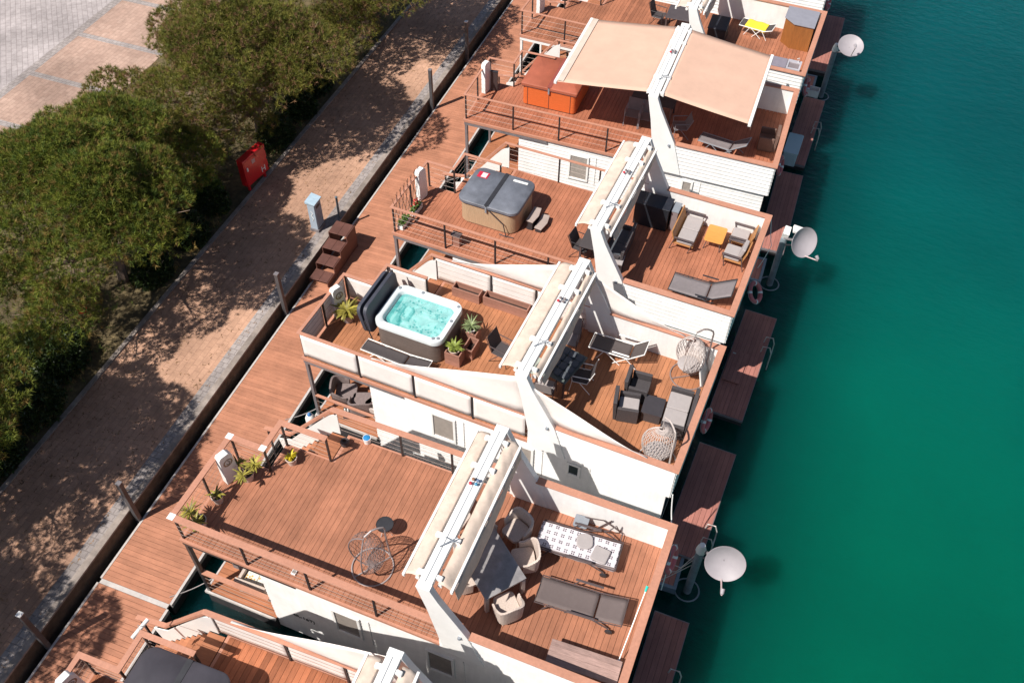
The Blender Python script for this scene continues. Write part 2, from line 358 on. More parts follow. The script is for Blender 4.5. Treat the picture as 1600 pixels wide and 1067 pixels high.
            # folded fabric lying on the arms: ripples between roller and front bar
            def f(s, t):
                return (X_(.06 + q * s), v0 + (v1 - v0) * t, 5.36 + .035 * math.sin(PI * s) + .007 * math.sin(23 * t + 3 * s) + .006 * math.sin(51 * t * (1 + .2 * s)) - .10 * s * s)
            aw = obj('awning', M().grid(f, 10, 50), beige2, root, smooth=True, solid=.012)
            obj('front_bar', M().box(min(X_(.05 + q), X_(.11 + q)), max(X_(.05 + q), X_(.11 + q)), v0 - .04, v1 + .04, 5.20, 5.30), white2, aw, bevel=.008)
            obj('roller', M().tube([(X_(.10), v0, 5.27), (X_(.10), v1, 5.27)], .05, 12), white2, aw, smooth=True)
            if sd > 0:   # loose fabric hanging below the bar
                ln = .55 if big else .30
                def g(s, t): return (X_(.12 + q + .08 * s * abs(math.sin(2.3 * t + 1)) + .008 * math.sin(30 * t)), v0 + .05 + (v1 - v0 - .1) * t, 5.22 - ln * s * (.65 + .35 * math.sin(3.1 * t + .5) ** 2))
                obj('valance', M().grid(g, 5, 40), beige2, aw, smooth=True, solid=.005)
            for v in (v0 + .35, v1 - .35):
                obj('folding_arm', M().tube([(X_(.02), v, 5.30), (X_(.06 + q), v + (.5 if v < W / 2 else -.5), 5.19)], .022, 6), white2, aw)
    cr = M().tube([(6.70, .95, 5.52), (6.98, 1.25, 5.60)], .014, 5).tube([(6.72, 1.2, 5.53), (6.99, 1.12, 5.60)], .010, 5)
    obj('crank_rod', cr, greyplast, bm)
    sp = M()
    for k, (x, y) in enumerate(((0, 0), (.09, .03), (.02, .10))): sp.lathe([(0, .05), (.035, .03), (.04, 0), (0, -.01)], 8, (6.70 + x, 2.62 + y, 5.515))
    if b in 'ABCD':
        wv = obj('wind_spinner', M().tube([(6.76, 2.66, 5.50), (6.76, 2.66, 5.60)], .012, 5), greyplast, bm)
        for k, (x, y, c_) in enumerate(((-.07, -.05, (.50, .03, .05)), (.06, -.03, (.05, .22, .36)), (.07, .07, (.10, .16, .28)), (-.05, .07, (.28, .14, .08)))):
            if k and b != 'A': c_ = (.20, .17, .17)
            obj('spinner_cup', M().lathe([(0, .05), (.035, .03), (.045, 0), (0, -.01)], 8, (6.76 + x, 2.66 + y, 5.565)), mat('spinner %d %s' % (k, b == 'A'), c_, .5), wv)
    # cloth screens tied to the railings
    if screens:
        k = 0
        scr = lambda m, par: obj('cloth_screen', m, cream, par, smooth=True, solid=.004)
        for a, c in ((.10, 1.86), (1.94, 3.58), (3.66, 5.33), (5.41, 6.9)): scr(cloth(M(), (a, .03, 2.90), (c, .03, 2.90), (c, .03, 3.80), (a, .03, 3.80), .007, (0, 1, 0), ph=k), rl); k += 2
        for a, c in ((.12, 1.26), (1.34, W1 - .04)): scr(cloth(M(), (.03, a, 2.90), (.03, c, 2.90), (.03, c, 3.80), (.03, a, 3.80), .007, (1, 0, 0), ph=k), rl); k += 1
        scr(cloth(M(), (.12, W1, 2.9), (X1 - .03, W1, 2.9), (X1 - .03, W1, 3.8), (.12, W1, 3.8), .015, (0, 1, 0)), rl); scr(cloth(M(), (X1 + .04, W2, 2.9), (X2 - .1, W2, 2.9), (X2 - .1, W2, 3.8), (X1 + .04, W2, 3.8), .015, (0, 1, 0)), rl)
    if farscreen:
        k = 1
        for a, c in ((2.14, 3.94), (4.02, 5.38), (5.46, 7.0)): obj('cloth_screen', cloth(M(), (a, W - .04, 2.84), (c, W - .04, 2.84), (c, W - .04, 3.80), (a, W - .04, 3.80), .009, (0, 1, 0), ph=k), cream, r2, smooth=True, solid=.004); k += 2
    def sail(p, q, r, n=14):   # p low corner, q low corner at the fin, r apex
        p, q, r = map(Vector, (p, q, r)); m = M(); idx = []
        for i in range(n + 1):
            s = i / n; a = p.lerp(q, s); c = p.lerp(r, s); sag = .10 * math.sin(PI * s)
            for j in range(6):
                t = j / 5; z = a.lerp(c, t); z.z -= sag * t; z.y += .03 * math.sin(6 * s + 4 * t); m.v.append(tuple(z))
        for i in range(n):
            for j in range(5): k = i * 6 + j; m.f.append((k, k + 6, k + 7, k + 1))
        return m
    for sd in sails:
        v = {'n': .055, 'N': .055, 'f': W - .06, 'r': W - .06}[sd]
        if sd in 'nf': obj('wind_sail', sail((2.35 if sd == 'n' else 2.7, v, 3.86), (6.95, v, 3.86), (6.60, v, 5.30)), cream, root, smooth=True, solid=.004)
        else: obj('wind_sail', sail((10.2 if sd == 'N' else 9.9, v, 3.86), (7.72, v, 3.86), (7.02, v, 5.10)), cream, root, smooth=True, solid=.004)
    return root
def platform(b, label, v0, v1, ladder=None, u0=None, u1=12.22):
    L = BOAT[b][3]; u0 = L + .13
    r = onboat('swim_platform', b, 0, 0, 0); tag(r, label, 'platform', 'swim platforms behind the houseboats')
    obj('frame', M().box(u0, u1, v0, v1, -.12, .12), hullm, r); obj('edge_trim', strip([(u0, v0), (u1, v0), (u1, v1), (u0, v1), (u0, v0 + .05)], .03, .05, .135), greym, r)
    obj('boards', planks_v(M(), u0, u1, lambda u: (v0 + .02, v1 - .02), .122, .15), plat_wood, r)
    if ladder is not None:
        m = M()
        for a in (ladder, ladder + .45): m.tube([(u1 - .15, a, .15), (u1 - .12, a, .42), (u1 + .1, a, .45), (u1 + .18, a, .2), (u1 + .2, a, -.8)], .02, 6)
        for z in (-.1, -.35): m.tube([(u1 + .19, ladder, z), (u1 + .19, ladder + .45, z)], .018, 6)
        obj('ladder', m, stripm, r)
    return r
# ---------------- setting
def brick(name, c1, c2, cm, bw_, bh, rot=0, mort=.015, var=.5, big=.25):
    m = bpy.data.materials.new(name); m.use_nodes = True; nt = m.node_tree; L = nt.links; p = nt.nodes['Principled BSDF']; p.inputs['Roughness'].default_value = .85; p.inputs['Specular IOR Level'].default_value = .2
    tc = node(nt, 'ShaderNodeTexCoord'); mp = node(nt, 'ShaderNodeMapping'); mp.inputs['Rotation'].default_value = (0, 0, rot); L.new(tc.outputs['Object'], mp.inputs[0])
    b = node(nt, 'ShaderNodeTexBrick'); L.new(mp.outputs[0], b.inputs[0]); b.inputs['Scale'].default_value = 1
    b.inputs['Brick Width'].default_value = bw_; b.inputs['Row Height'].default_value = bh; b.inputs['Mortar Size'].default_value = mort; b.inputs['Mortar Smooth'].default_value = .3
    b.inputs['Color1'].default_value = (*c1, 1); b.inputs['Color2'].default_value = (*c2, 1); b.inputs['Mortar'].default_value = (*cm, 1)
    last = b.outputs[0]
    for sc, am in ((.35, big), (4, .12), (30, .10)):
        n = node(nt, 'ShaderNodeTexNoise'); n.inputs['Scale'].default_value = sc; n.inputs['Detail'].default_value = 6; L.new(tc.outputs['Object'], n.inputs['Vector'])
        r = node(nt, 'ShaderNodeMapRange'); L.new(n.outputs[0], r.inputs[0]); r.inputs[1].default_value = .3; r.inputs[2].default_value = .7; r.inputs[3].default_value = 1 - am; r.inputs[4].default_value = 1 + am
        s = node(nt, 'ShaderNodeVectorMath', operation='SCALE'); L.new(last, s.inputs[0]); L.new(r.outputs[0], s.inputs['Scale']); last = s.outputs[0]
    L.new(last, p.inputs['Base Color'])
    bp = node(nt, 'ShaderNodeBump'); bp.inputs['Strength'].default_value = .5; bp.inputs['Distance'].default_value = .01; L.new(b.outputs['Fac'], bp.inputs['Height']); bp.invert = True; L.new(bp.outputs[0], p.inputs['Normal'])
    return m
pave_tan = brick('tan block paving', (.44, .262, .18), (.40, .235, .16), (.36, .21, .145), .40, .20, R(90))
pave_grey = brick('grey block paving', (.41, .365, .36), (.35, .31, .305), (.29, .25, .245), .45, .22, R(50))
pave_band = brick('pale grey paving band', (.33, .29, .275), (.28, .245, .235), (.22, .19, .18), .2, .2, 0)
# water: thick translucent body that scatters light under a rippled surface
wm = bpy.data.materials.new('sea water'); wm.use_nodes = True; nt = wm.node_tree; L = nt.links; p = nt.nodes['Principled BSDF']
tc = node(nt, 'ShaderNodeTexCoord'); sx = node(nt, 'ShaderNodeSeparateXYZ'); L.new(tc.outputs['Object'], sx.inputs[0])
# base colour: dark beside the boats, brighter offshore and towards the south
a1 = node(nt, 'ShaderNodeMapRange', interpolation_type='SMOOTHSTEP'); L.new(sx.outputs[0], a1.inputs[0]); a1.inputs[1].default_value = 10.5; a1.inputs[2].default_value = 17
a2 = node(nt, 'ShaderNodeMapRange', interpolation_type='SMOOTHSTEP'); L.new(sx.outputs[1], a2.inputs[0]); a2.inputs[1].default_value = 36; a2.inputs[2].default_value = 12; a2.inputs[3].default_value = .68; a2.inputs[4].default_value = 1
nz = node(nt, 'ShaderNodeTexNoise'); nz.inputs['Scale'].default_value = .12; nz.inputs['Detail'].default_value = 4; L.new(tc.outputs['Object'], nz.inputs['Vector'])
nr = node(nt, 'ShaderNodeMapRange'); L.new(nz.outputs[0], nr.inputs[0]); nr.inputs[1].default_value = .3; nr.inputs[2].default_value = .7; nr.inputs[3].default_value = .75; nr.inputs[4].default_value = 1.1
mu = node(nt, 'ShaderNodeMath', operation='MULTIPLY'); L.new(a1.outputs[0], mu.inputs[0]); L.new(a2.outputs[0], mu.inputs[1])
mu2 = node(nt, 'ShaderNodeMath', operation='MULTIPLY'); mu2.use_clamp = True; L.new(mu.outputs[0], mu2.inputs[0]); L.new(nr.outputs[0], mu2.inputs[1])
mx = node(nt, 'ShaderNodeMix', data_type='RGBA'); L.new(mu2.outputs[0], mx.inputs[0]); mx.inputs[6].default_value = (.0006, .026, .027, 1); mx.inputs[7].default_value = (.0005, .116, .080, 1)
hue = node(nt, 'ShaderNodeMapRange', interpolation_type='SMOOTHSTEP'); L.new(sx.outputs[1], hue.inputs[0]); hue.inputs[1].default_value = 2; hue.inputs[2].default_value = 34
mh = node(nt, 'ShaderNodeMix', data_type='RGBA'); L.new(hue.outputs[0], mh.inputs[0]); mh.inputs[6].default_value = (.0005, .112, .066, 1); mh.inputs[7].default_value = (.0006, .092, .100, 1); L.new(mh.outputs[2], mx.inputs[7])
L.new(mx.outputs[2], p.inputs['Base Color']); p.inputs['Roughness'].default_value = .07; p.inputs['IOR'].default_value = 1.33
w1 = node(nt, 'ShaderNodeTexNoise'); w1.inputs['Scale'].default_value = 1.6; w1.inputs['Detail'].default_value = 5; w1.inputs['Roughness'].default_value = .6; mpw = node(nt, 'ShaderNodeMapping'); mpw.inputs['Scale'].default_value = (1, 2.0, 1); mpw.inputs['Rotation'].default_value = (0, 0, .5)
L.new(tc.outputs['Object'], mpw.inputs[0]); L.new(mpw.outputs[0], w1.inputs['Vector'])
bp = node(nt, 'ShaderNodeBump'); bp.inputs['Strength'].default_value = .5; bp.inputs['Distance'].default_value = .09; L.new(w1.outputs[0], bp.inputs['Height']); L.new(bp.outputs[0], p.inputs['Normal'])
p.inputs['Subsurface Weight'].default_value = 1; p.inputs['Subsurface Radius'].default_value = (1, 14, 12); p.inputs['Subsurface Scale'].default_value = 1.0
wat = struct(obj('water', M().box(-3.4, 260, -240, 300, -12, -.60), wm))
gm = mat('dry ground', (.20, .13, .08), .95, .3, 1.5, dirt=.3, bump=.4)
struct(obj('ground', M().box(-260, -3.6, -240, 300, -3, .40), gm))
struct(obj('quay_wall', M().box(-3.6, -3.14, -240, 300, -6, .40), concw))
cop = strip([(-3.24, -60), (-3.24, 90)], .20, .401, .465); struct(obj('quay_kerb', cop, conc))
struct(obj('path', M().box(-6.80, -3.34, -60, 90, .402, .45), pave_tan))
struct(obj('path_border', M().box(-3.66, -3.345, -60, 90, .404, .454), pave_band))
struct(obj('planting_kerb', M().box(-6.95, -6.80, -60, 90, .402, .50), conc))
struct(obj('pavement', M().box(-19.5, -15.2, -60, 90, .403, .45), brick('rose block paving', (.40, .275, .22), (.36, .24, .19), (.31, .21, .165), .40, .20, R(90))))
struct(obj('plaza', M().box(-90, -19.9, -60, 90, .403, .45), pave_grey))
bd = M(); bd.box(-19.9, -19.5, -60, 90, .404, .453)
for y in [16.6 + 3.25 * i for i in range(-8, 9)]: bd.box(-19.495, -15.2, y - .15, y + .15, .404, .454)
struct(obj('paving_band', bd, pave_band))
bed = mat('bed soil with dry needles', (.115, .085, .04), .95, .5, 3, dirt=.5, bump=.7, bscale=30)
def bf(s, t):
    x = -15.2 + 8.25 * s; y = -14 + 54 * t
    return (x, y, .46 + .18 * math.sin(PI * s) * (.6 + .4 * math.sin(.7 * y)) + .03 * math.sin(3 * x + 2 * y))
struct(obj('planting_bed', M().grid(bf, 40, 160), bed, smooth=True))
# walkway pontoon in two floating lengths
for i, (y0, y1) in enumerate(((-30, -1.72), (-1.58, 60))):
    m = M(); yy0 = max(y0, -12) if i == 0 else y0
    n = int((min(y1, 44) - yy0) / .14); pp = (min(y1, 44) - yy0) / n
    for k in range(n): m.box(-2.86, -.76, yy0 + k * pp + .0045, yy0 + (k + 1) * pp - .0045, -.03, .0)
    o = struct(obj('walkway', m, pont_wood)); obj('walkway_float', M().box(-2.88, -.74, y0, y1, -.62, -.032), hullm, o)
    obj('walkway_edge', strip([(-2.895, y0), (-2.895, y1)], .06, -.14, .012), stripm, o); obj('walkway_edge', strip([(-.715, y0), (-.715, y1)], .07, -.14, .012), stripm, o)
o = obj('walkway_joint', M().box(-2.86, -.75, -1.715, -1.585, -.05, .008), stripm); struct(o)

# ---------------- pines, built from needle tufts
def needle_mesh(name, C, N, ln, wd, k, mats, parent, spread=.9, rng=RNG):
    n = len(C); 
    dirs = rng.normal(size=(n, k, 3)) * spread + N[:, None, :]; dirs /= np.linalg.norm(dirs, axis=2, keepdims=True) + 1e-9
    side = np.cross(dirs, rng.normal(size=(n, k, 3))); side /= np.linalg.norm(side, axis=2, keepdims=True) + 1e-9
    l = ln * rng.uniform(.7, 1.3, (n, k, 1)); base = C[:, None, :] + dirs * .02
    a = base - side * wd / 2; b = base + side * wd / 2; c = base + dirs * l
    v = np.stack([a, b, c], axis=2).reshape(-1, 3).astype(np.float32)
    me = bpy.data.meshes.new(name); nf = n * k; me.vertices.add(len(v)); me.vertices.foreach_set('co', v.ravel())
    me.loops.add(nf * 3); me.loops.foreach_set('vertex_index', np.arange(nf * 3, dtype=np.int32)); me.polygons.add(nf)
    me.polygons.foreach_set('loop_start', np.arange(nf, dtype=np.int32) * 3)
    for m in mats: me.materials.append(m)
    if len(mats) > 1: me.polygons.foreach_set('material_index', np.repeat(rng.choice(len(mats), n, p=[.5, .32, .18][:len(mats)] if len(mats) == 3 else None), k).astype(np.int32))
    me.update(calc_edges=True); o = bpy.data.objects.new(name, me); COL.objects.link(o); o.parent = parent; return o
nd = lambda n, c: mat(n, c, .6, .3, .9, transl=.22, spec=.25)
needle = [nd('pine needles olive', (.185, .210, .032)), nd('pine needles green', (.082, .122, .022)), nd('pine needles dry', (.24, .165, .05))]
needle2 = [nd('pine needles bronze', (.195, .185, .036)), nd('pine needles mid', (.115, .13, .024)), nd('pine needles brown', (.26, .15, .08))]
bark = mat('pine bark', (.23, .165, .125), .9, .35, 9, stretch=(1, 1, .3), bump=.6, bscale=20)
def pine(x, y, lobes, label, dens=1.0, mats=needle, z0=.5, ln=.145, group='pine trees in the planting bed'):
    r = empty('pine_tree', (x, y, z0)); tag(r, label, 'tree', group); rg = np.random.default_rng(int(abs(x * 31 + y * 17)) + 5); rr_ = random.Random(int(x * 7 + y * 3))
    tr = M(); tr.tube([(0, 0, -.3), (.08, .05, .9), (-.05, .1, 1.9)], [.2, .16, .13], 9)
    for (lx, ly, lz, a, c) in lobes:
        p = Vector((-.05, .1, rr_.uniform(1.0, 1.9))); q = Vector((lx, ly, lz)); mid = p.lerp(q, .5) + Vector((rr_.uniform(-.2, .2), rr_.uniform(-.2, .2), .15))
        tr.tube([p, mid, q], [.09, .06, .03], 6)
        for k in range(9):
            t = rr_.uniform(.4, 1); s0 = mid.lerp(q, t); d = Vector((rr_.gauss(0, 1), rr_.gauss(0, 1), rr_.uniform(.1, 1))).normalized() * a * rr_.uniform(.7, 1.08)
            tr.tube([s0, s0 + d * .5 + Vector((0, 0, .05)), s0 + d], [.025, .016, .006], 4)
    obj('trunk', tr, bark, r)
    Cs = []; Ns = []
    for (lx, ly, lz, a, c) in lobes:
        area = 4 * PI * a * a; n = int(area * 62 * dens)
        d = rg.normal(size=(n, 3)); d[:, 2] = np.where(d[:, 2] < -.25, -d[:, 2], d[:, 2]); d /= np.linalg.norm(d, axis=1, keepdims=True)
        # break the surface into sprays: radius modulated by hashed directions
        sp = rg.normal(size=(34, 3)); sp /= np.linalg.norm(sp, axis=1, keepdims=True); cl = (d @ sp.T).max(axis=1)
        rad = .56 + .52 * np.clip((cl - .80) / .20, 0, 1) ** .7 + rg.normal(0, .05, n); keep = (cl > .86) | (rg.uniform(size=n) < .45)
        rad = np.where(rg.uniform(size=n) < .28, rad * rg.uniform(.45, .9, n), rad)
        P = d * rad[:, None] * np.array([a, a, c]) + np.array([lx, ly, lz]); nn = d * .8 + np.array([0, 0, .55])
        Cs.append(P[keep]); Ns.append(nn[keep])
    needle_mesh('crown', np.concatenate(Cs), np.concatenate(Ns), ln, .017, 15, mats, r, .75, rg)
    return r
SK = lambda pts: [(x, y, z, a, a * .75) for x, y, z, a in pts]
def lob(seed, n, R_, z, a, flat=.6, off=(0, 0)):
    rr_ = random.Random(seed); o = [(off[0], off[1], z + .9, a * 1.05, a * .8)]
    for i in range(n):
        t = 2 * PI * i / n + rr_.uniform(-.3, .3); q = R_ * rr_.uniform(.6, 1.0)
        o.append((off[0] + q * math.cos(t), off[1] + q * math.sin(t), z + rr_.uniform(-.5, .4), a * rr_.uniform(.75, 1.1), a * flat * rr_.uniform(.8, 1.1)))
    for i in range(n // 2):
        t = rr_.uniform(0, 2 * PI); q = R_ * .45; o.append((off[0] + q * math.cos(t), off[1] + q * math.sin(t), z + .5 + rr_.uniform(0, .5), a * .85, a * .65))
    return o
pine(-8.6, 7.7, lob(3, 9, 3.0, 3.9, 1.6) + SK([(1.0, -3.6, 2.2, 1.2), (-1.8, -3.6, 2.0, 1.4), (.6, 3.8, 2.3, 1.3), (-3.6, 1.5, 2.3, 1.5), (-2.4, 4.2, 2.4, 1.5)]), 'broad olive green pine with the fullest rounded crown, left of the red cabinet', .85)
pine(-8.2, 16.1, lob(5, 9, 2.8, 3.8, 1.55) + SK([(-.6, -3.6, 2.2, 1.3), (.3, -1.6, 1.8, 1.3), (.4, 2.4, 1.9, 1.4), (.2, 4.4, 2.0, 1.2), (-3.6, -2.4, 2.4, 1.5), (-3.8, 2.0, 2.6, 1.5)]), 'loose bronze tinged pine with bare twigs showing, behind the red cabinet', .62, needle2)
pine(-7.5, 24.0, lob(9, 8, 2.9, 3.9, 1.6) + SK([(.3, -2.4, 1.9, 1.4), (.2, .4, 1.9, 1.3), (-3.4, -1.6, 2.4, 1.5)]), 'pine at the top edge of the photo, farthest along the path', .66, needle2)
pine(-7.7, -1.1, lob(12, 8, 2.5, 3.9, 1.45), 'small bright green pine at the left edge beside the shaded path', 1.15)
pine(-8.3, -8.0, lob(15, 8, 3.0, 4.2, 1.75), 'pine outside the lower left corner that shades the path', .8)
# hedge block, shrubs and ground cover
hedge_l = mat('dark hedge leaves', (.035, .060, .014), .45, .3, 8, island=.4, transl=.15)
def shrub(x, y, w_, d_, h_, label, mats, n=2200, name='shrub', ln=.10, wd=.06, grp='shrubs in the planting bed'):
    r = empty(name, (x, y, .5)); tag(r, label, 'shrub', grp); rg = np.random.default_rng(int(abs(x * 13 + y * 7)))
    m = M()
    for i in range(7): a = rg.uniform(0, 6.28); m.tube([(0, 0, -.1), (.2 * math.cos(a) * w_, .2 * math.sin(a) * d_, h_ * .5), (.4 * math.cos(a) * w_, .4 * math.sin(a) * d_, h_ * .85)], [.03, .02, .008], 5)
    obj('stem', m, bark, r)
    d = rg.normal(size=(n, 3)); d[:, 2] = np.abs(d[:, 2]); d /= np.linalg.norm(d, axis=1, keepdims=True); q = rg.uniform(.6, 1.05, n)[:, None]
    P = d * q * np.array([w_ / 2, d_ / 2, h_]); needle_mesh('foliage', P, d, ln, wd, 4, mats, r, 1.0, rg); return r
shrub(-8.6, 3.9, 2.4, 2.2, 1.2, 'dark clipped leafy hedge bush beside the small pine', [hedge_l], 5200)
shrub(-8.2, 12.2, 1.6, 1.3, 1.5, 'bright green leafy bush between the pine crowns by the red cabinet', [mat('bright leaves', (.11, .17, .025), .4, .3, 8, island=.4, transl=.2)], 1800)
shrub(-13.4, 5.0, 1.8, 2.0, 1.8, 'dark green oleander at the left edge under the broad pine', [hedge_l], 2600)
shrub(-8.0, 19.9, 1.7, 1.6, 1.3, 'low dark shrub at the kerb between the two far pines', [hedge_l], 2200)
for i, (x, y, a, c, h_) in enumerate(((-7.7, 10.3, 1.5, 1.4, 1.1), (-7.8, 12.0, 1.3, 1.2, .9), (-7.6, 16.3, 1.2, 1.8, 1.0), (-7.6, 18.3, 1.3, 1.4, .9), (-7.8, 8.3, 1.3, 1.5, .8), (-7.7, 2.2, 1.5, 1.7, 1.2), (-7.6, .4, 1.3, 1.6, 1.0), (-8.0, -1.6, 1.6, 1.8, 1.2), (-9.6, 2.4, 1.8, 1.8, 1.3))):  # kerb shrubs beside the bronze pine are added to stand in for ground shadow
    shrub(x, y, a, c, h_, ('low dark shrub at the kerb under the right side of the broad pine', 'dark shrub immediately left of the red cabinet', 'low dark shrub added as kerb shade above the red cabinet', 'dark shrub added as kerb shade under the bronze tinged pine', 'small shrub at the kerb opposite the grey service cabinet', 'near black shrub at the kerb just below the clipped hedge bush', 'shrub in deep shade under the right side of the small pine', 'lowest dark shrub at the left edge of the photo', 'dark shrub between the clipped hedge bush and the small pine trunk')[i], [hedge_l], 1900)
rg = np.random.default_rng(3); n = 9000
gx = rg.uniform(-15, -7.0, n); gy = rg.uniform(-9, 30, n); kk = (np.sin(gx * 1.3) + np.sin(gy * .9 + gx) + rg.normal(0, .6, n)) > .1
gx = gx[kk]; gy = gy[kk]; P = np.stack([gx, gy, np.full(len(gx), .55)], 1)
g = needle_mesh('grass_cover', P, np.tile([0, 0, 1.2], (len(P), 1)), .20, .02, 9, [mat('grass blades', (.11, .145, .03), .6, .35, 2, transl=.2), mat('dry grass blades', (.26, .19, .08), .7, .3, 2, transl=.2)], None, .8, rg)
stuff(g, 'sparse green and dry grass growing under the pines', 'grass')
fl = M()
for i in range(6): fl.lathe([(0, .06), (.05, .03), (.06, -.02), (0, -.05)], 7, (.1 * math.cos(i * 1.1), .1 * math.sin(i * 1.1), .05 * (i % 2)))
f = empty('flower_cluster', (-8.0, 5.3, 1.62)); tag(f, 'small red and white blossom cluster on top of the dark hedge', 'flower'); obj('petals', fl, flower, f)
WB = [(4.12, 1.32, .62, .98), (8.24, 1.92, .28, .40)]
houseboat('F', 'houseboat at the bottom edge with a dark covered hot tub and cloth screens', capw=.13, windows=[], farscreen=True, sails='f')
houseboat('A', 'houseboat with a wide empty front deck, potted plants and beige dining set', capw=.16, windows=[(4.12, .98, .62, 1.06), (6.62, .92, .60, 1.02)], text=('4R-16TJ', 2.72, .62), plates=True, postmat=blackm)
houseboat('B', 'houseboat with the open turquoise hot tub and cloth screened railings', capw=.10, windows=[WB[0], (6.60, 1.32, .5, .98), (8.2, 1.90, .26, .42, .10, glassd)], text=('4R-17TJ', 2.85, .62), screens=True, farscreen=True, sails='nNfr')
houseboat('C', 'houseboat with the grey covered hot tub and grey cushioned sofa set', capw=.09, windows=[], awn='roll')
houseboat('D', 'houseboat with both peach coloured awnings spread over the deck', capw=.08, windows=WB, awn='open')
houseboat('E', 'houseboat near the top edge with a yellow lounger and wooden corner cabinet', capw=.08, windows=[], postmat=white2)
houseboat('G', 'houseboat cut off by the top edge of the photo, mostly its white side wall', capw=.09, windows=[], detail=False)
for b, l, a, c, k in (('F', 'shaded swim platform behind the bottom edge houseboat, lowest in the photo', 5.5 + .0, 9.98, 7.9),): pass
platform('A', 'shaded swim platform at the bottom, left of the lowest satellite dish', -.55, 3.92, 2.0)
platform('B', 'swim platform with a sunlit patch, above the lowest satellite dish', -.05, 3.78, .55)
platform('C', 'swim platform with a square hatch, below the middle satellite dish', -.62, 4.0, 2.35)
platform('D', 'swim platform whose near end is sunlit, beside the white box of the middle dish', .15, 4.74, None)
platform('E', 'swim platform carrying the pale grey locker', -.3, 4.38, 1.9)
platform('G', 'swim platform in the top right corner of the photo', -.2, 4.6, None)
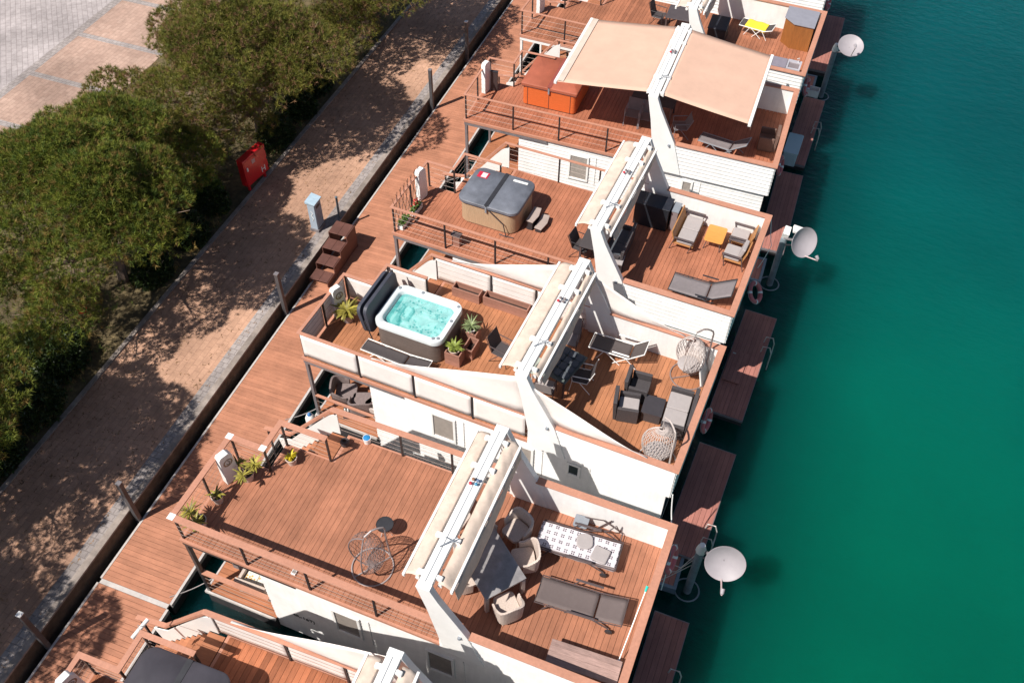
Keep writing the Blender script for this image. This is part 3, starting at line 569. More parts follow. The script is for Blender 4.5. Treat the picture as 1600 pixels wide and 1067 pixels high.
# ---------------- furniture and fittings
D2 = PI / 2
def T_(name, label, cat, b, u, v, z=ZD, r=0, group=None): return tag(onboat(name, b, u, v, z, r), label, cat, group)
def hot_tub(b, u, v, wd, dp, label, side, cover, kind, r=0):
    t = T_('hot_tub', label, 'hot tub', b, u, v, ZD, r, 'hot tubs on the roof decks')
    rad = .34 if kind != 'orange' else .14
    m = M()
    if kind == 'open':
        ca = rrect(0, 0, wd - .06, dp - .06, rad, 8); cn = len(ca); m.add([(*q_, .05) for q_ in ca] + [(*q_, .82) for q_ in ca], [(i, (i + 1) % cn, cn + (i + 1) % cn, cn + i) for i in range(cn)])
    else: m.prism(rrect(0, 0, wd - .06, dp - .06, rad, 8), .05, .79)
    cb = obj('cabinet', m, side, t, smooth=True)
    obj('base', M().prism(rrect(0, 0, wd - .12, dp - .12, rad, 6), 0, .05), darkplast, t)
    if kind == 'open':
        rim = M(); o = rrect(0, 0, wd, dp, .30, 8); i_ = rrect(0, 0, wd - .36, dp - .36, .24, 8); n = len(o)
        vs = [(*p, .80) for p in o] + [(*p, .93) for p in o] + [(p[0] * .985, p[1] * .985, .96) for p in o] + [(p[0] * 1.03, p[1] * 1.03, .96) for p in i_] + [(*p, .93) for p in i_] + [(p[0] * .97, p[1] * .97, .70) for p in i_] + [(p[0] * .80, p[1] * .80, .66) for p in i_] + [(p[0] * .74, p[1] * .72, .35) for p in i_]
        fs = [(k * n + a, k * n + (a + 1) % n, (k + 1) * n + (a + 1) % n, (k + 1) * n + a) for k in range(7) for a in range(n)]; fs.append(tuple(7 * n + a for a in range(n)))
        obj('shell', rim.add(vs, fs), mat('acrylic tub shell', (.66, .70, .71), .25, .05, 3, coat=.4), t, smooth=True)
        st = M(); st.rr(-.62, .30, .34, .62, .1, .30, .50).rr(.62, .10, .34, .8, .12, .30, .55).rr(.0, .55, .7, .26, .1, .30, .50).rr(-.30, -.42, .5, .26, .1, .3, .46)
        obj('seat', st, mat('acrylic tub seat', (.62, .72, .72), .3, .05, 3), t, bevel=.03)
        wmt = bpy.data.materials.new('spa water'); wmt.use_nodes = True; q = wmt.node_tree; p = q.nodes['Principled BSDF']
        p.inputs['Base Color'].default_value = (.09, .70, .64, 1); p.inputs['Roughness'].default_value = .03; p.inputs['IOR'].default_value = 1.33; p.inputs['Alpha'].default_value = .5
        nz = node(q, 'ShaderNodeTexNoise'); nz.inputs['Scale'].default_value = 7; nz.inputs['Detail'].default_value = 4; bp = node(q, 'ShaderNodeBump'); bp.inputs['Strength'].default_value = .35; bp.inputs['Distance'].default_value = .03
        q.links.new(nz.outputs[0], bp.inputs['Height']); q.links.new(bp.outputs[0], p.inputs['Normal'])
        tcq = node(q, 'ShaderNodeTexCoord'); n2 = node(q, 'ShaderNodeTexNoise'); n2.inputs['Scale'].default_value = 2.6; n2.inputs['Detail'].default_value = 5; n2.inputs['Distortion'].default_value = 1.2; q.links.new(tcq.outputs['Object'], n2.inputs['Vector'])
        cr = node(q, 'ShaderNodeValToRGB'); q.links.new(n2.outputs[0], cr.inputs[0]); e = cr.color_ramp.elements; e[0].position = .42; e[0].color = (.05, .45, .43, 1); e[1].position = .60; e[1].color = (.20, .74, .69, 1); q.links.new(cr.outputs[0], p.inputs['Base Color'])
        obj('spa_water', M().add([(a * .985, c * .985, .81) for a, c in i_], [tuple(range(len(i_)))]), wmt, t)
        jt = M(); rnd = random.Random(2)
        for k in range(46):
            a = rnd.uniform(0, 2 * PI); q1 = rnd.uniform(.45, .92); x, y = q1 * (wd / 2 - .2) * math.cos(a), q1 * (dp / 2 - .2) * math.sin(a); jt.lathe([(0, .806), (rnd.choice((.012, .018, .028)), .806), (.03, .80)], 6, (x, y, 0))
        obj('jet', jt, mat('steel jets', (.12, .20, .21), .4), t)
        for x, y in ((-.95, .7), (.93, .72), (.93, -.68), (-.25, .80), (.98, .1), (.80, -.74)): obj('control_knob', M().lathe([(0, .985), (.045, .98), (.05, .955)], 8, (x * wd / 2.15, y * dp / 1.8, 0)), greyplast, t)
        # cover folded up on a lifter at the landward end
        cv = M(); cv.prism(rrect(0, 0, 1.0, dp + .06, .2, 5), -.06, .06).xf(Matrix.Translation((-wd / 2 - .30, 0, .86)) @ Euler((0, R(78), 0)).to_matrix().to_4x4())
        c2 = M(); c2.prism(rrect(0, 0, 1.0, dp + .06, .2, 5), -.06, .06).xf(Matrix.Translation((-wd / 2 - .13, 0, .90)) @ Euler((0, R(84), 0)).to_matrix().to_4x4())
        obj('cover', cv, cover, t, bevel=.02); obj('cover', c2, cover, t, bevel=.02)
        obj('cover_lifter', M().tube([(-wd / 2 - .02, -dp / 2 - .03, .2), (-wd / 2 - .2, -dp / 2 - .03, .9), (-wd / 2 - .22, dp / 2 + .03, 1.36), (-wd / 2 - .02, dp / 2 + .03, .2)], .02, 6), darkplast, t)
    else:
        rc = .30 if kind != 'orange' else .06
        obj('shell', M().prism(rrect(0, 0, wd, dp, rc, 8), .80, .84), darkplast if kind != 'orange' else mat('tub rim brown', (.20, .10, .09), .5), t)
        for sx in (-1, 1):
            h = M(); x0, x1 = (-wd / 2 - .02, -.025) if sx < 0 else (.025, wd / 2 + .02)
            pts = [p for p in rrect(0, 0, wd + .04, dp + .04, rc, 8) if (p[0] < -.02 if sx < 0 else p[0] > .02)]
            ed = [(sx * .025, dp / 2 + .02), (sx * .025, -dp / 2 - .02)]
            pts = sorted(pts + ed, key=lambda p: math.atan2(p[1], p[0] - sx * wd / 4))
            n = len(pts); cx = sx * wd / 4
            vs = [(*p, .84) for p in pts] + [(*p, .93) for p in pts] + [(cx + (p[0] - cx) * .95, p[1] * .95, .96) for p in pts] + [(cx, 0, .975)]
            fs = [(k * n + a, k * n + (a + 1) % n, (k + 1) * n + (a + 1) % n, (k + 1) * n + a) for k in range(2) for a in range(n)] + [(2 * n + a, 2 * n + (a + 1) % n, 3 * n) for a in range(n)] + [tuple(range(n))]
            obj('cover', h.add(vs, fs), cover, t, smooth=True)
        obj('cover_hinge', M().box(-.07, .07, -dp / 2 - .01, dp / 2 + .01, .955, .972), darkplast if kind != 'orange' else mat('hinge maroon', (.25, .06, .045), .7), t)
        obj('strap', M().box(-.03, .03, -dp / 2 - .04, -dp / 2 - .02, .70, .93), greyplast, t)
    return t
hot_tub('B', 2.72, 2.13, 2.14, 1.68, 'open hot tub full of turquoise water with its cover folded up', mat('grey brown tub cladding', (.15, .115, .10), .6, .2, 3, stretch=(1, 1, 14), bump=.4), mat('navy grey tub cover', (.055, .058, .078), .55, .12, 4, dirt=.2), 'open')
ht = hot_tub('C', 2.70, 2.26, 2.06, 1.72, 'closed hot tub with slate grey cover and tan slatted side', mat('tan slatted tub cladding', (.42, .29, .18), .6, .12, 3, stretch=(18, 18, 1), bump=.5, bscale=4), mat('slate vinyl tub cover', (.145, .155, .185), .5, .12, 3, dirt=.3, bump=.15, bscale=5), 'covered')
lb = obj('warning_label', M().box(-.88, -.52, .33, .62, .972, .977), mat('red label', (.50, .02, .05), .5), ht); 
obj('label_print', M().box(-.75, -.57, .36, .59, .978, .981), mat('label white print', (.62, .60, .60), .5, .5, 60), lb)
obj('maker_label', M().box(.30, .80, .60, .69, .966, .975), white2, ht)
lf = M().tube([(.10, -.90, .84), (.62, -.92, .45), (.75, -.98, .03), (.50, -.95, .03)], .018, 6).tube([(.62, -.98, .04), (1.0, -.95, .04)], .015, 5); obj('cover_lifter', lf, darkplast, ht)
ot = hot_tub('D', 2.70, 2.62, 2.10, 2.0, 'closed hot tub with terracotta cover and orange wooden sides', mat('orange stained tub panels', (.60, .125, .03), .5, .10, 3, stretch=(1, 1, 12), bump=.3, bscale=6), mat('terracotta tub cover', (.36, .10, .055), .6, .06, 3, dirt=.15), 'orange')
for x in (-.82, .0, .82): obj('panel_joint', M().box(x - .008, x + .008, -.978, -.972, .06, .78), darkplast, ot)
ft = hot_tub('F', 2.30, 2.30, 2.1, 1.95, 'closed hot tub with charcoal cover at the bottom edge', mat('brown tub cladding', (.16, .08, .05), .6), mat('charcoal tub cover', (.055, .050, .062), .6, .08, 3, dirt=.2), 'covered')
obj('warning_label', M().box(.25, .52, .22, .44, .972, .977), mat('white label', (.6, .6, .65), .5, .6, 40), ft)
# tub steps
t = T_('tub_steps', 'two grey resin steps beside the grey covered hot tub', 'steps', 'C', 4.18, 2.25)
for a, z in ((-.16, .40), (.14, .20)):
    obj('tread', M().prism([(a - .15, -.36), (a + .10, -.38), (a + .16, 0), (a + .10, .38), (a - .15, .36)], z - .04, z), mat('resin step', (.36, .29, .26), .6, .1, 5), t, bevel=.01)
    obj('riser', M().box(a - .13, a + .07, -.33, .33, 0, z - .041), darkplast, t)
# service pedestals
def pedestal(b, u, v, h, r, label, emblem=False, w_=.17):
    t = T_('white_pedestal', label, 'pedestal', b, u, v, ZD, r, 'white pedestals by the stair rails')
    obj('body', M().prism([(-.19, 0), (.19, 0), (.24, .2), (.19, h - .1), (.10, h), (-.13, h), (-.19, h - .08)], -w_ / 2, w_ / 2, 'y'), white2, t, bevel=.015)
    if emblem:
        e = M(); e.lathe([(.095, -.008), (.115, .0), (.135, -.008)], 20).xf(Matrix.Translation((.02, -w_ / 2 - .01, h * .72)) @ Euler((R(90), 0, 0)).to_matrix().to_4x4())
        for s in (-1, 1): e.tube([(s * .02 + .02, -w_ / 2 - .012, h * .72 - .07), (s * .06 + .02, -w_ / 2 - .012, h * .72), (.02, -w_ / 2 - .012, h * .72 + .07 * s)], .012, 5)
        obj('emblem', e, mat('bronze emblem', (.30, .23, .17), .4, metal=.5), t)
    return t
pedestal('A', .22, 1.98, 1.12, R(70), 'white pedestal with round bronze emblem beside the spiky potted plants', True, .20)
pedestal('B', .16, 1.90, 1.15, R(70), 'white pedestal with round bronze emblem behind the yucca pot', True)
pedestal('C', .12, 1.90, 1.22, R(80), 'white pedestal by the flower boxes of the grey tub houseboat')
pedestal('D', .14, 1.92, 1.25, R(80), 'rounded white pedestal on the deck with the orange tub')
pedestal('E', .16, 1.95, 1.25, R(80), 'white pedestal at the top edge, on the farthest visible front deck')
pedestal('F', .06, 2.02, 1.10, R(75), 'white pedestal at the bottom left corner with round emblem', True)
t = T_('letter_box', 'dark grey upright box behind the rounded white pedestal', 'box', 'D', .42, 2.08, ZD, R(8)); obj('body', M().box(-.13, .13, -.05, .05, 0, .80), mat('dark box', (.05, .035, .035), .5), t, bevel=.01); obj('lid', M().box(-.14, .14, -.06, .06, .801, .83), darkplast, t)
# potted plants
def leaves(m, n, ln, w_, z, seed, up=.6, c=(0, 0), k=5):
    rn = random.Random(seed)
    for i in range(n):
        a = rn.uniform(0, 2 * PI); e = rn.uniform(up - .5, up + .55); l = ln * rn.uniform(.65, 1.15); P = []
        for j in range(k + 1):
            t = j / k; rr_ = l * t * math.cos(e - .9 * t * t); zz = z + l * t * math.sin(e) - .35 * l * t * t; wv = w_ * math.sin(PI * min(.97, .12 + .86 * t)); P.append((rr_, zz, wv))
        vs = []
        for rr_, zz, wv in P: vs += [(c[0] + rr_ * math.cos(a) - wv * math.sin(a), c[1] + rr_ * math.sin(a) + wv * math.cos(a), zz), (c[0] + rr_ * math.cos(a) + wv * math.sin(a), c[1] + rr_ * math.sin(a) - wv * math.cos(a), zz + .004)]
        m.add(vs, [(2 * j, 2 * j + 1, 2 * j + 3, 2 * j + 2) for j in range(k)])
    return m
def pot_plant(b, u, v, label, r=.17, h=.30, ln=.32, n=46, lm=None, pm=None, kind='spiky', z=ZD, heads=1, seed=1, w_=.022):
    t = T_('potted_plant', label, 'potted plant', b, u, v, z, 0, 'potted plants on the roof decks')
    obj('pot', M().lathe([(0, 0), (r * .72, 0), (r * .98, h * .9), (r * 1.06, h * .9), (r * 1.06, h), (r * .92, h), (r * .88, h * .9)], 22), pm or pot_w, t, smooth=True)
    obj('soil', M().lathe([(r * .89, h * .88), (0, h * .91)], 16), soil, t)
    m = M(); rn = random.Random(seed)
    if kind == 'spiky':
        for q in range(heads):
            c = (0, 0) if heads == 1 else (r * 1.3 * math.cos(2.2 * q + seed), r * 1.3 * math.sin(2.2 * q + seed)); hz = h + (.05 if heads == 1 else .15 + .12 * rn.random())
            leaves(m, n // heads, ln, w_, hz, seed + q, c=c)
    else: leaves(m, n, ln * .6, w_ * 2.0, h * .95, seed, up=.8, k=3); leaves(m, n // 2, ln, w_ * 1.3, h * .95, seed + 4, up=1.1, k=3)
    obj('leaves', m, lm or leafy, t)
    if heads > 1:
        s = M()
        for q in range(heads): s.tube([(0, 0, h * .8), (r * 1.3 * math.cos(2.2 * q + seed), r * 1.3 * math.sin(2.2 * q + seed), h + .18)], .012, 5)
        obj('stem', s, bark, t)
    return t
pot_plant('A', .30, .52, 'yellowish spiky plant in a pale pot in the lower left deck corner', ln=.34, n=60, heads=2, seed=3)
pot_plant('A', .30, 1.28, 'small pale pot with a sparse thin plant beside the left railing', r=.15, h=.28, ln=.26, n=18, seed=5)
pot_plant('A', .62, 2.14, 'largest pale pot with several spiky rosettes beside the emblem pedestal', r=.19, h=.30, ln=.30, n=84, heads=4, seed=7)
pot_plant('A', 1.42, 2.98, 'pot with broad yellow leaves next to the stair opening', r=.15, h=.26, ln=.22, n=30, kind='leafy', seed=9, lm=mat('bright yellow leaves', (.60, .48, .02), .5, .3, 12, island=.3, transl=.2))
pot_plant('B', .50, 1.78, 'big grey pot with a yellow green yucca left of the open hot tub', r=.21, h=.34, ln=.46, n=76, seed=11, pm=mat('grey glazed pot', (.33, .29, .29), .5), w_=.035)
T_0 = None
def planter_box(b, u, v, wx, wy, h, label, r=0, group='brown planter boxes'):
    t = T_('planter_box', label, 'planter', b, u, v, ZD, r, group)
    m = M(); th = .035
    for i in range(3):
        z0, z1 = h * i / 3 + .004, h * (i + 1) / 3 - .004
        m.box(-wx / 2, wx / 2, -wy / 2, -wy / 2 + th, z0, z1); m.box(-wx / 2, wx / 2, wy / 2 - th, wy / 2, z0, z1); m.box(-wx / 2, -wx / 2 + th, -wy / 2 + th + .001, wy / 2 - th - .001, z0, z1); m.box(wx / 2 - th, wx / 2, -wy / 2 + th + .001, wy / 2 - th - .001, z0, z1)
    obj('side_boards', m, planter, t); obj('liner', M().box(-wx / 2 + th + .002, wx / 2 - th - .002, -wy / 2 + th + .002, wy / 2 - th - .002, .02, h * .45), dark_sub, t)
    return t
planter_box('B', 4.05, 1.66, .46, .36, .48, 'brown planter cube carrying a succulent pot at the tub corner nearest the fin')
planter_box('B', 4.12, 2.62, .44, .32, .40, 'brown planter cube carrying a spiky pot at the far tub corner')
planter_box('B', 4.34, 2.12, .30, .50, .40, 'empty brown planter between the two plant cubes')
planter_box('B', 3.30, 4.08, .90, .30, .36, 'shorter empty brown trough under the cloth screen')
planter_box('B', 4.58, 4.12, 1.44, .30, .36, 'longer empty brown trough under the cloth screen')
planter_box('B', 6.75, 3.98, .46, .26, .60, 'brown planter half hidden by the rolled awning')
pot_plant('B', 4.05, 1.66, 'succulent with thick upright green branches in the planter cube', r=.17, h=.16, ln=.34, n=60, kind='leafy', z=ZD + .40, seed=13, lm=mat('jade leaves', (.22, .27, .05), .5, .3, 12, island=.3, transl=.15))
pot_plant('B', 4.12, 2.62, 'thin grey green spiky plant in a white bowl on the far cube', r=.16, h=.16, ln=.32, n=46, z=ZD + .34, seed=15, lm=mat('agave leaves', (.20, .25, .11), .5, .3, 12, island=.3, transl=.15), pm=white2)
for i, (u, v, l) in enumerate(((.26, 1.22, 'flower trough with red geraniums nearest the white pedestal'), (.20, .48, 'flower trough with green leaves in the railing corner'))):
    t = T_('flower_trough', l, 'planter', 'C', u, v, ZD, 0, 'white flower troughs'); obj('trough', M().box(-.10, .10, -.28, .28, 0, .17), white2, t, bevel=.012)
    m = M()
    for k in range(5): leaves(m, 16, .16, .03, .17, 40 + k + i * 9, up=.8, c=(0, -.2 + .1 * k), k=3)
    obj('leaves', m, leafg, t)
    if i == 0:
        fl = M(); rn = random.Random(3)
        for k in range(16): fl.lathe([(0, .03), (.035, .01), (0, -.02)], 6, (rn.uniform(-.12, .12), rn.uniform(-.24, .24), .30 + rn.uniform(0, .08)))
        obj('flowers', fl, flower, t)
t = T_('wooden_lantern', 'small brown box lantern behind the lower railing', 'lantern', 'C', 2.16, .34); obj('body', M().box(-.13, .13, -.08, .08, 0, .42), planter, t, bevel=.01); obj('roof', M().box(-.16, .16, -.11, .11, .421, .46), frameb, t)
t = T_('trellis', 'thin dark lattice trellis leaning on the railing behind the flower troughs', 'trellis', 'C', .07, .9); m = M()
for k in range(7): m.tube([(0, -.8 + .24 * k, .1), (0.0, -.45 + .24 * k, 1.35)], .009, 4); m.tube([(.012, -.45 + .24 * k, .1), (.012, -.8 + .24 * k, 1.35)], .009, 4)
obj('lattice', m, darkplast, t)
# ---------------- seating
def lounger(b, u, v, label, r=0, ln=1.98, wd=.66, z=.34, head=.15, hl=.65, fab=None, frm=None, kind='wheels', name='sun_lounger', zz=ZD):
    """lies along its own x, head end at +x; the sling is a sagging sheet in a tube frame"""
    t = T_(name, label, 'sun lounger', b, u, v, zz, r, 'sun loungers on the roof decks'); fab = fab or sling; frm = frm or frameb
    x0, x1 = -ln / 2, ln / 2; xh = x1 - hl; a = math.atan2(head, hl)
    def hz(x): return z if x < xh else z + (x - xh) / hl * head
    m = M().grid(lambda s, q: (x0 + (xh - .02 - x0) * s, -wd / 2 + .03 + (wd - .06) * q, z - .018 * math.sin(PI * q) - .012 * math.sin(PI * s)), 14, 6); obj('seat_sling', m, fab, t, smooth=True, solid=.006)
    m = M().grid(lambda s, q: (xh + .02 + (x1 - xh - .03) * s, -wd / 2 + .03 + (wd - .06) * q, hz(xh + .02 + (x1 - xh - .03) * s) - .018 * math.sin(PI * q)), 8, 6); obj('back_sling', m, fab, t, smooth=True, solid=.006)
    f = M().tube([(xh, -wd / 2, z), (x0, -wd / 2, z), (x0, wd / 2, z), (xh, wd / 2, z)], .018, 6).tube([(xh, -wd / 2, z), (x1, -wd / 2, z + head), (x1, wd / 2, z + head), (xh, wd / 2, z)], .018, 6)
    obj('frame', f, frm, t)
    if kind == 'wheels':
        for s in (-1, 1):
            obj('leg', M().tube([(x0 + .35, s * (wd / 2 - .02), z - .01), (x0 + .18, s * (wd / 2 - .02), .02)], .02, 6), frm, t); obj('leg', M().tube([(xh - .1, s * (wd / 2 - .02), z - .01), (x1 - .28, s * (wd / 2 - .02), .09)], .02, 6), frm, t)
            obj('armrest', M().box(-.25, .42, s * (wd / 2 + .06) - .03, s * (wd / 2 + .06) + .03, z + .16, z + .185), frm, t, bevel=.01); obj('arm_strut', M().tube([(-.15, s * (wd / 2 + .05), z + .16), (-.3, s * (wd / 2 + .01), z - .05)], .014, 5), frm, t)
            obj('wheel', M().lathe([(.0, -.02), (.075, -.02), (.09, -.01), (.09, .01), (.075, .02), (0, .02)], 16).xf(Matrix.Translation((x1 - .26, s * (wd / 2 + .05), .09)) @ Euler((D2, 0, 0)).to_matrix().to_4x4()), darkplast, t, smooth=True)
    else:
        for s in (-1, 1):
            for xa, xb in ((x0 + .45, x0 + .25), (x0 + .5, x0 + .95), (xh - .1, x1 - .15), (x1 - .45, xh - .45)): obj('leg', M().tube([(xa, s * wd / 2, z), (xb, s * (wd / 2 + .01), .01)], .013, 5), frm, t)
            if kind == 'arms': obj('armrest', M().box(-.1, .40, s * (wd / 2 + .05) - .022, s * (wd / 2 + .05) + .022, z + .16, z + .18), frm, t)
    return t
def nudge(t): return t
lg = lounger('A', 9.17, 3.36, 'lounger with a black and white checked blanket and two grey cushions', r=.055, head=.02, wd=.78, z=.36)
def blank(s, q):
    x = -1.02 + 1.98 * s; y = -.36 + .74 * q; d = min(1, max(0, (.03 - q) * 20)); return (x, y, .392 + .008 * math.sin(31 * s + 3 * q) + .006 * math.sin(17 * q + 9 * s) - (.14 if q > .99 or q < .01 else 0))
ck = bpy.data.materials.new('checked blanket'); ck.use_nodes = True; q = ck.node_tree; p = q.nodes['Principled BSDF']; p.inputs['Roughness'].default_value = .9
tcq = node(q, 'ShaderNodeTexCoord'); sp = node(q, 'ShaderNodeSeparateXYZ'); q.links.new(tcq.outputs['Object'], sp.inputs[0])
def fx(o, sc):
    a = node(q, 'ShaderNodeMath', operation='MULTIPLY'); a.inputs[1].default_value = sc; q.links.new(o, a.inputs[0]); f = node(q, 'ShaderNodeMath', operation='FRACT'); q.links.new(a.outputs[0], f.inputs[0])
    s = node(q, 'ShaderNodeMath', operation='SUBTRACT'); s.inputs[1].default_value = .5; q.links.new(f.outputs[0], s.inputs[0]); b = node(q, 'ShaderNodeMath', operation='ABSOLUTE'); q.links.new(s.outputs[0], b.inputs[0]); return b.outputs[0]
fa, fb = fx(sp.outputs[0], 5.6), fx(sp.outputs[1], 5.6)
def lt(o, t):
    a = node(q, 'ShaderNodeMath', operation='LESS_THAN'); a.inputs[1].default_value = t; q.links.new(o, a.inputs[0]); return a.outputs[0]
def op(o, a, b):
    n = node(q, 'ShaderNodeMath', operation=o); q.links.new(a, n.inputs[0]); q.links.new(b, n.inputs[1]); return n.outputs[0]
blk = op('MULTIPLY', lt(fa, .24), lt(fb, .24)); gap_ = op('MAXIMUM', lt(fa, .04), lt(fb, .04)); on = op('SUBTRACT', blk, op('MULTIPLY', blk, gap_))
thin = op('MULTIPLY', op('MAXIMUM', lt(fa, .30), lt(fb, .30)), op('MAXIMUM', lt(fa, .30), lt(fb, .30)))
mx = node(q, 'ShaderNodeMix', data_type='RGBA'); q.links.new(on, mx.inputs[0]); mx.inputs[6].default_value = (.62, .58, .61, 1); mx.inputs[7].default_value = (.11, .095, .11, 1); q.links.new(mx.outputs[2], p.inputs['Base Color'])
obj('blanket', M().grid(blank, 40, 14), ck, lg, smooth=True, solid=.012)
for i, (x, y, a) in enumerate(((.10, .10, .3), (.56, -.10, -.1))):
    t = T_('seat_cushion', ('rounded grey cushion nearer the middle of the checked blanket', 'ribbed square grey cushion nearer the head of the checked blanket')[i], 'cushion', 'A', 9.17 + x, 3.36 + y, ZD + .405, a)
    obj('cover', M().prism(rrect(0, 0, .40, .40, .14 if i == 0 else .05, 5), 0, .07), cushg, t, bevel=.03)
# folded garden chair lying against the parapet
t = T_('folded_chair', 'folded dark garden chair lying between the checked lounger and the white parapet', 'chair', 'A', 9.42, 4.02, ZD, .05); m = M()
for y in (-.12, .14): m.tube([(-.55, y, .30), (.1, y, .46), (.62, y, .12)], .018, 6)
m.tube([(-.5, -.12, .3), (-.5, .14, .3)], .016, 6).tube([(.62, -.12, .12), (.62, .14, .12)], .016, 6).tube([(-.45, -.12, .06), (.3, -.12, .5), (.45, .0, .62), (.55, .14, .1)], .016, 6).tube([(.0, .14, .05), (.3, .14, .55)], .016, 6)
obj('frame', m, frameb, t); obj('seat', M().prism(rrect(-.42, 0, .36, .34, .04), .30, .36), greyplast, t, bevel=.01)
lounger('A', 9.68, 2.02, 'plain taupe wheeled lounger between the checked lounger and the weathered bench', r=.06, head=.12, wd=.70, ln=2.06)
lounger('B', 8.22, 3.72, 'dark sling lounger with white folding frame and raised back', r=.03, ln=1.6, hl=.42, head=.38, wd=.58, z=.38, kind='arms', fab=mat('brown black sling', (.075, .060, .058), .7, .06, 12), frm=white2)
lounger('B', 2.55, .98, 'folded black lounger squeezed between the open hot tub and the screen', r=-.03, ln=2.1, wd=.44, z=.22, head=.10, hl=.72, fab=slingd, frm=white2, kind='plain')
lounger('C', 9.86, 1.32, 'grey sling lounger with a lifted back in the seaward deck corner', r=.01, ln=1.86, hl=.70, head=.46, wd=.78, z=.30, kind='arms', fab=slingg, frm=darkplast)
lounger('D', 9.20, 1.52, 'grey lounger partly shaded by the peach awning', r=-.15, ln=1.7, hl=.55, head=.40, wd=.55, z=.35, kind='plain', fab=slingg, frm=greyplast)
yl = lounger('E', 8.82, 3.80, 'white framed lounger under a yellow towel near the corner cabinet', r=-.12, ln=1.35, hl=.3, head=.12, wd=.60, z=.36, kind='plain', fab=slingd, frm=white2)
obj('towel', M().grid(lambda s, q_: (-.45 + .85 * s, -.29 + .58 * q_, .385 + .012 * math.sin(12 * s) + (.0 if q_ > .05 else -.08)), 20, 8), yellow, yl, smooth=True, solid=.015)
# beige wicker tub chairs and table
def tub_chair(b, u, v, r, label, mt, cu=None, group='wicker armchairs', sc=1.0):
    t = T_('wicker_armchair', label, 'armchair', b, u, v, ZD, r, group)
    n = 44; vs = []; m = M()
    for i in range(n + 1):
        a = R(-108 + 216 * i / n) + PI; k = abs(i / n - .5) * 2; h = .82 - .24 * min(1, k * 1.25) ** 2; rb = .005 * (1 if i % 2 else -1); sq = (abs(math.cos(a)) ** 4 + abs(math.sin(a)) ** 4) ** -.25; ro, ri = .33 * sc * sq + rb, .285 * sc * sq
        fl = 1.12
        vs += [(ro * math.cos(a), ro * math.sin(a), .16), (ro * fl * math.cos(a), ro * fl * math.sin(a), h), (ri * fl * math.cos(a), ri * fl * math.sin(a), h), (ri * math.cos(a), ri * math.sin(a), .40)]
    fs = [(i * 4 + k, i * 4 + (k + 1) % 4, i * 4 + 4 + (k + 1) % 4, i * 4 + 4 + k) for i in range(n) for k in range(4)] + [(0, 1, 2, 3), tuple(n * 4 + k for k in (3, 2, 1, 0))]
    obj('backrest', m.add(vs, fs), mt, t, smooth=True)
    obj('seat', M().prism(rrect(.05 * sc, 0, .60 * sc, .56 * sc, .12), .32, .42), mt, t, bevel=.02)
    if cu: obj('cushion', M().prism(rrect(.06 * sc, 0, .50 * sc, .46 * sc, .10), .421, .48), cu, t, bevel=.02)
    for x, y in ((.24, .22), (.24, -.22), (-.22, .2), (-.22, -.2)): obj('leg', M().tube([(x * sc, y * sc, .33), (x * 1.12 * sc, y * 1.12 * sc, 0)], [.022, .016], 6), mt, t)
    return t
t = T_('dining_table', 'large grey topped wicker dining table half under the rolled awning', 'table', 'A', 7.38, 1.98, ZD, R(-38))
obj('tabletop', M().box(-.82, .82, -.54, .54, .71, .74), mat('dark glass tabletop', (.27, .255, .255), .25, .15, 4, coat=.4, dirt=.3), t, bevel=.006); obj('apron', M().box(-.79, .79, -.51, .51, .62, .709), wickb, t)
for x, y in ((-.76, -.48), (-.76, .48), (.76, -.48), (.76, .48)): obj('leg', M().box(x - .045, x + .045, y - .045, y + .045, 0, .619), wickb, t)
for u, v, r, l in ((7.62, 3.18, R(-112), 'beige wicker armchair at the far end of the dining table, in the fin shadow'), (8.08, 2.55, R(-150), 'beige wicker armchair on the seaward side of the dining table'), (8.15, 1.25, R(135), 'beige wicker armchair nearest the lower parapet'), (6.98, 1.55, R(38), 'beige wicker armchair under the rolled awning beside the near fin'), (6.98, 2.70, R(-20), 'beige wicker armchair mostly hidden below the cross beam'), (6.10, 2.95, R(-10), 'beige wicker armchair showing past the landward side of the rolled awning')):
    tub_chair('A', u, v, r, l, wickb, sc=.93, group='beige wicker armchairs around the dining table')
t = T_('side_table', 'round black side table in the middle of the empty deck', 'side table', 'A', 4.61, 2.06); obj('tabletop', M().lathe([(0, .45), (.20, .45), (.20, .42), (0, .42)], 32), darkplast, t); obj('rim', M().lathe([(.20, .455), (.215, .455), (.215, .41), (.20, .41), (.20, .455)], 32), blackm, t); m = M()
for k in range(3): a = k * 2.1; m.tube([(.02 * math.cos(a), .02 * math.sin(a), .42), (.16 * math.cos(a), .16 * math.sin(a), 0)], .01, 5)
obj('leg', m, stripm, t)
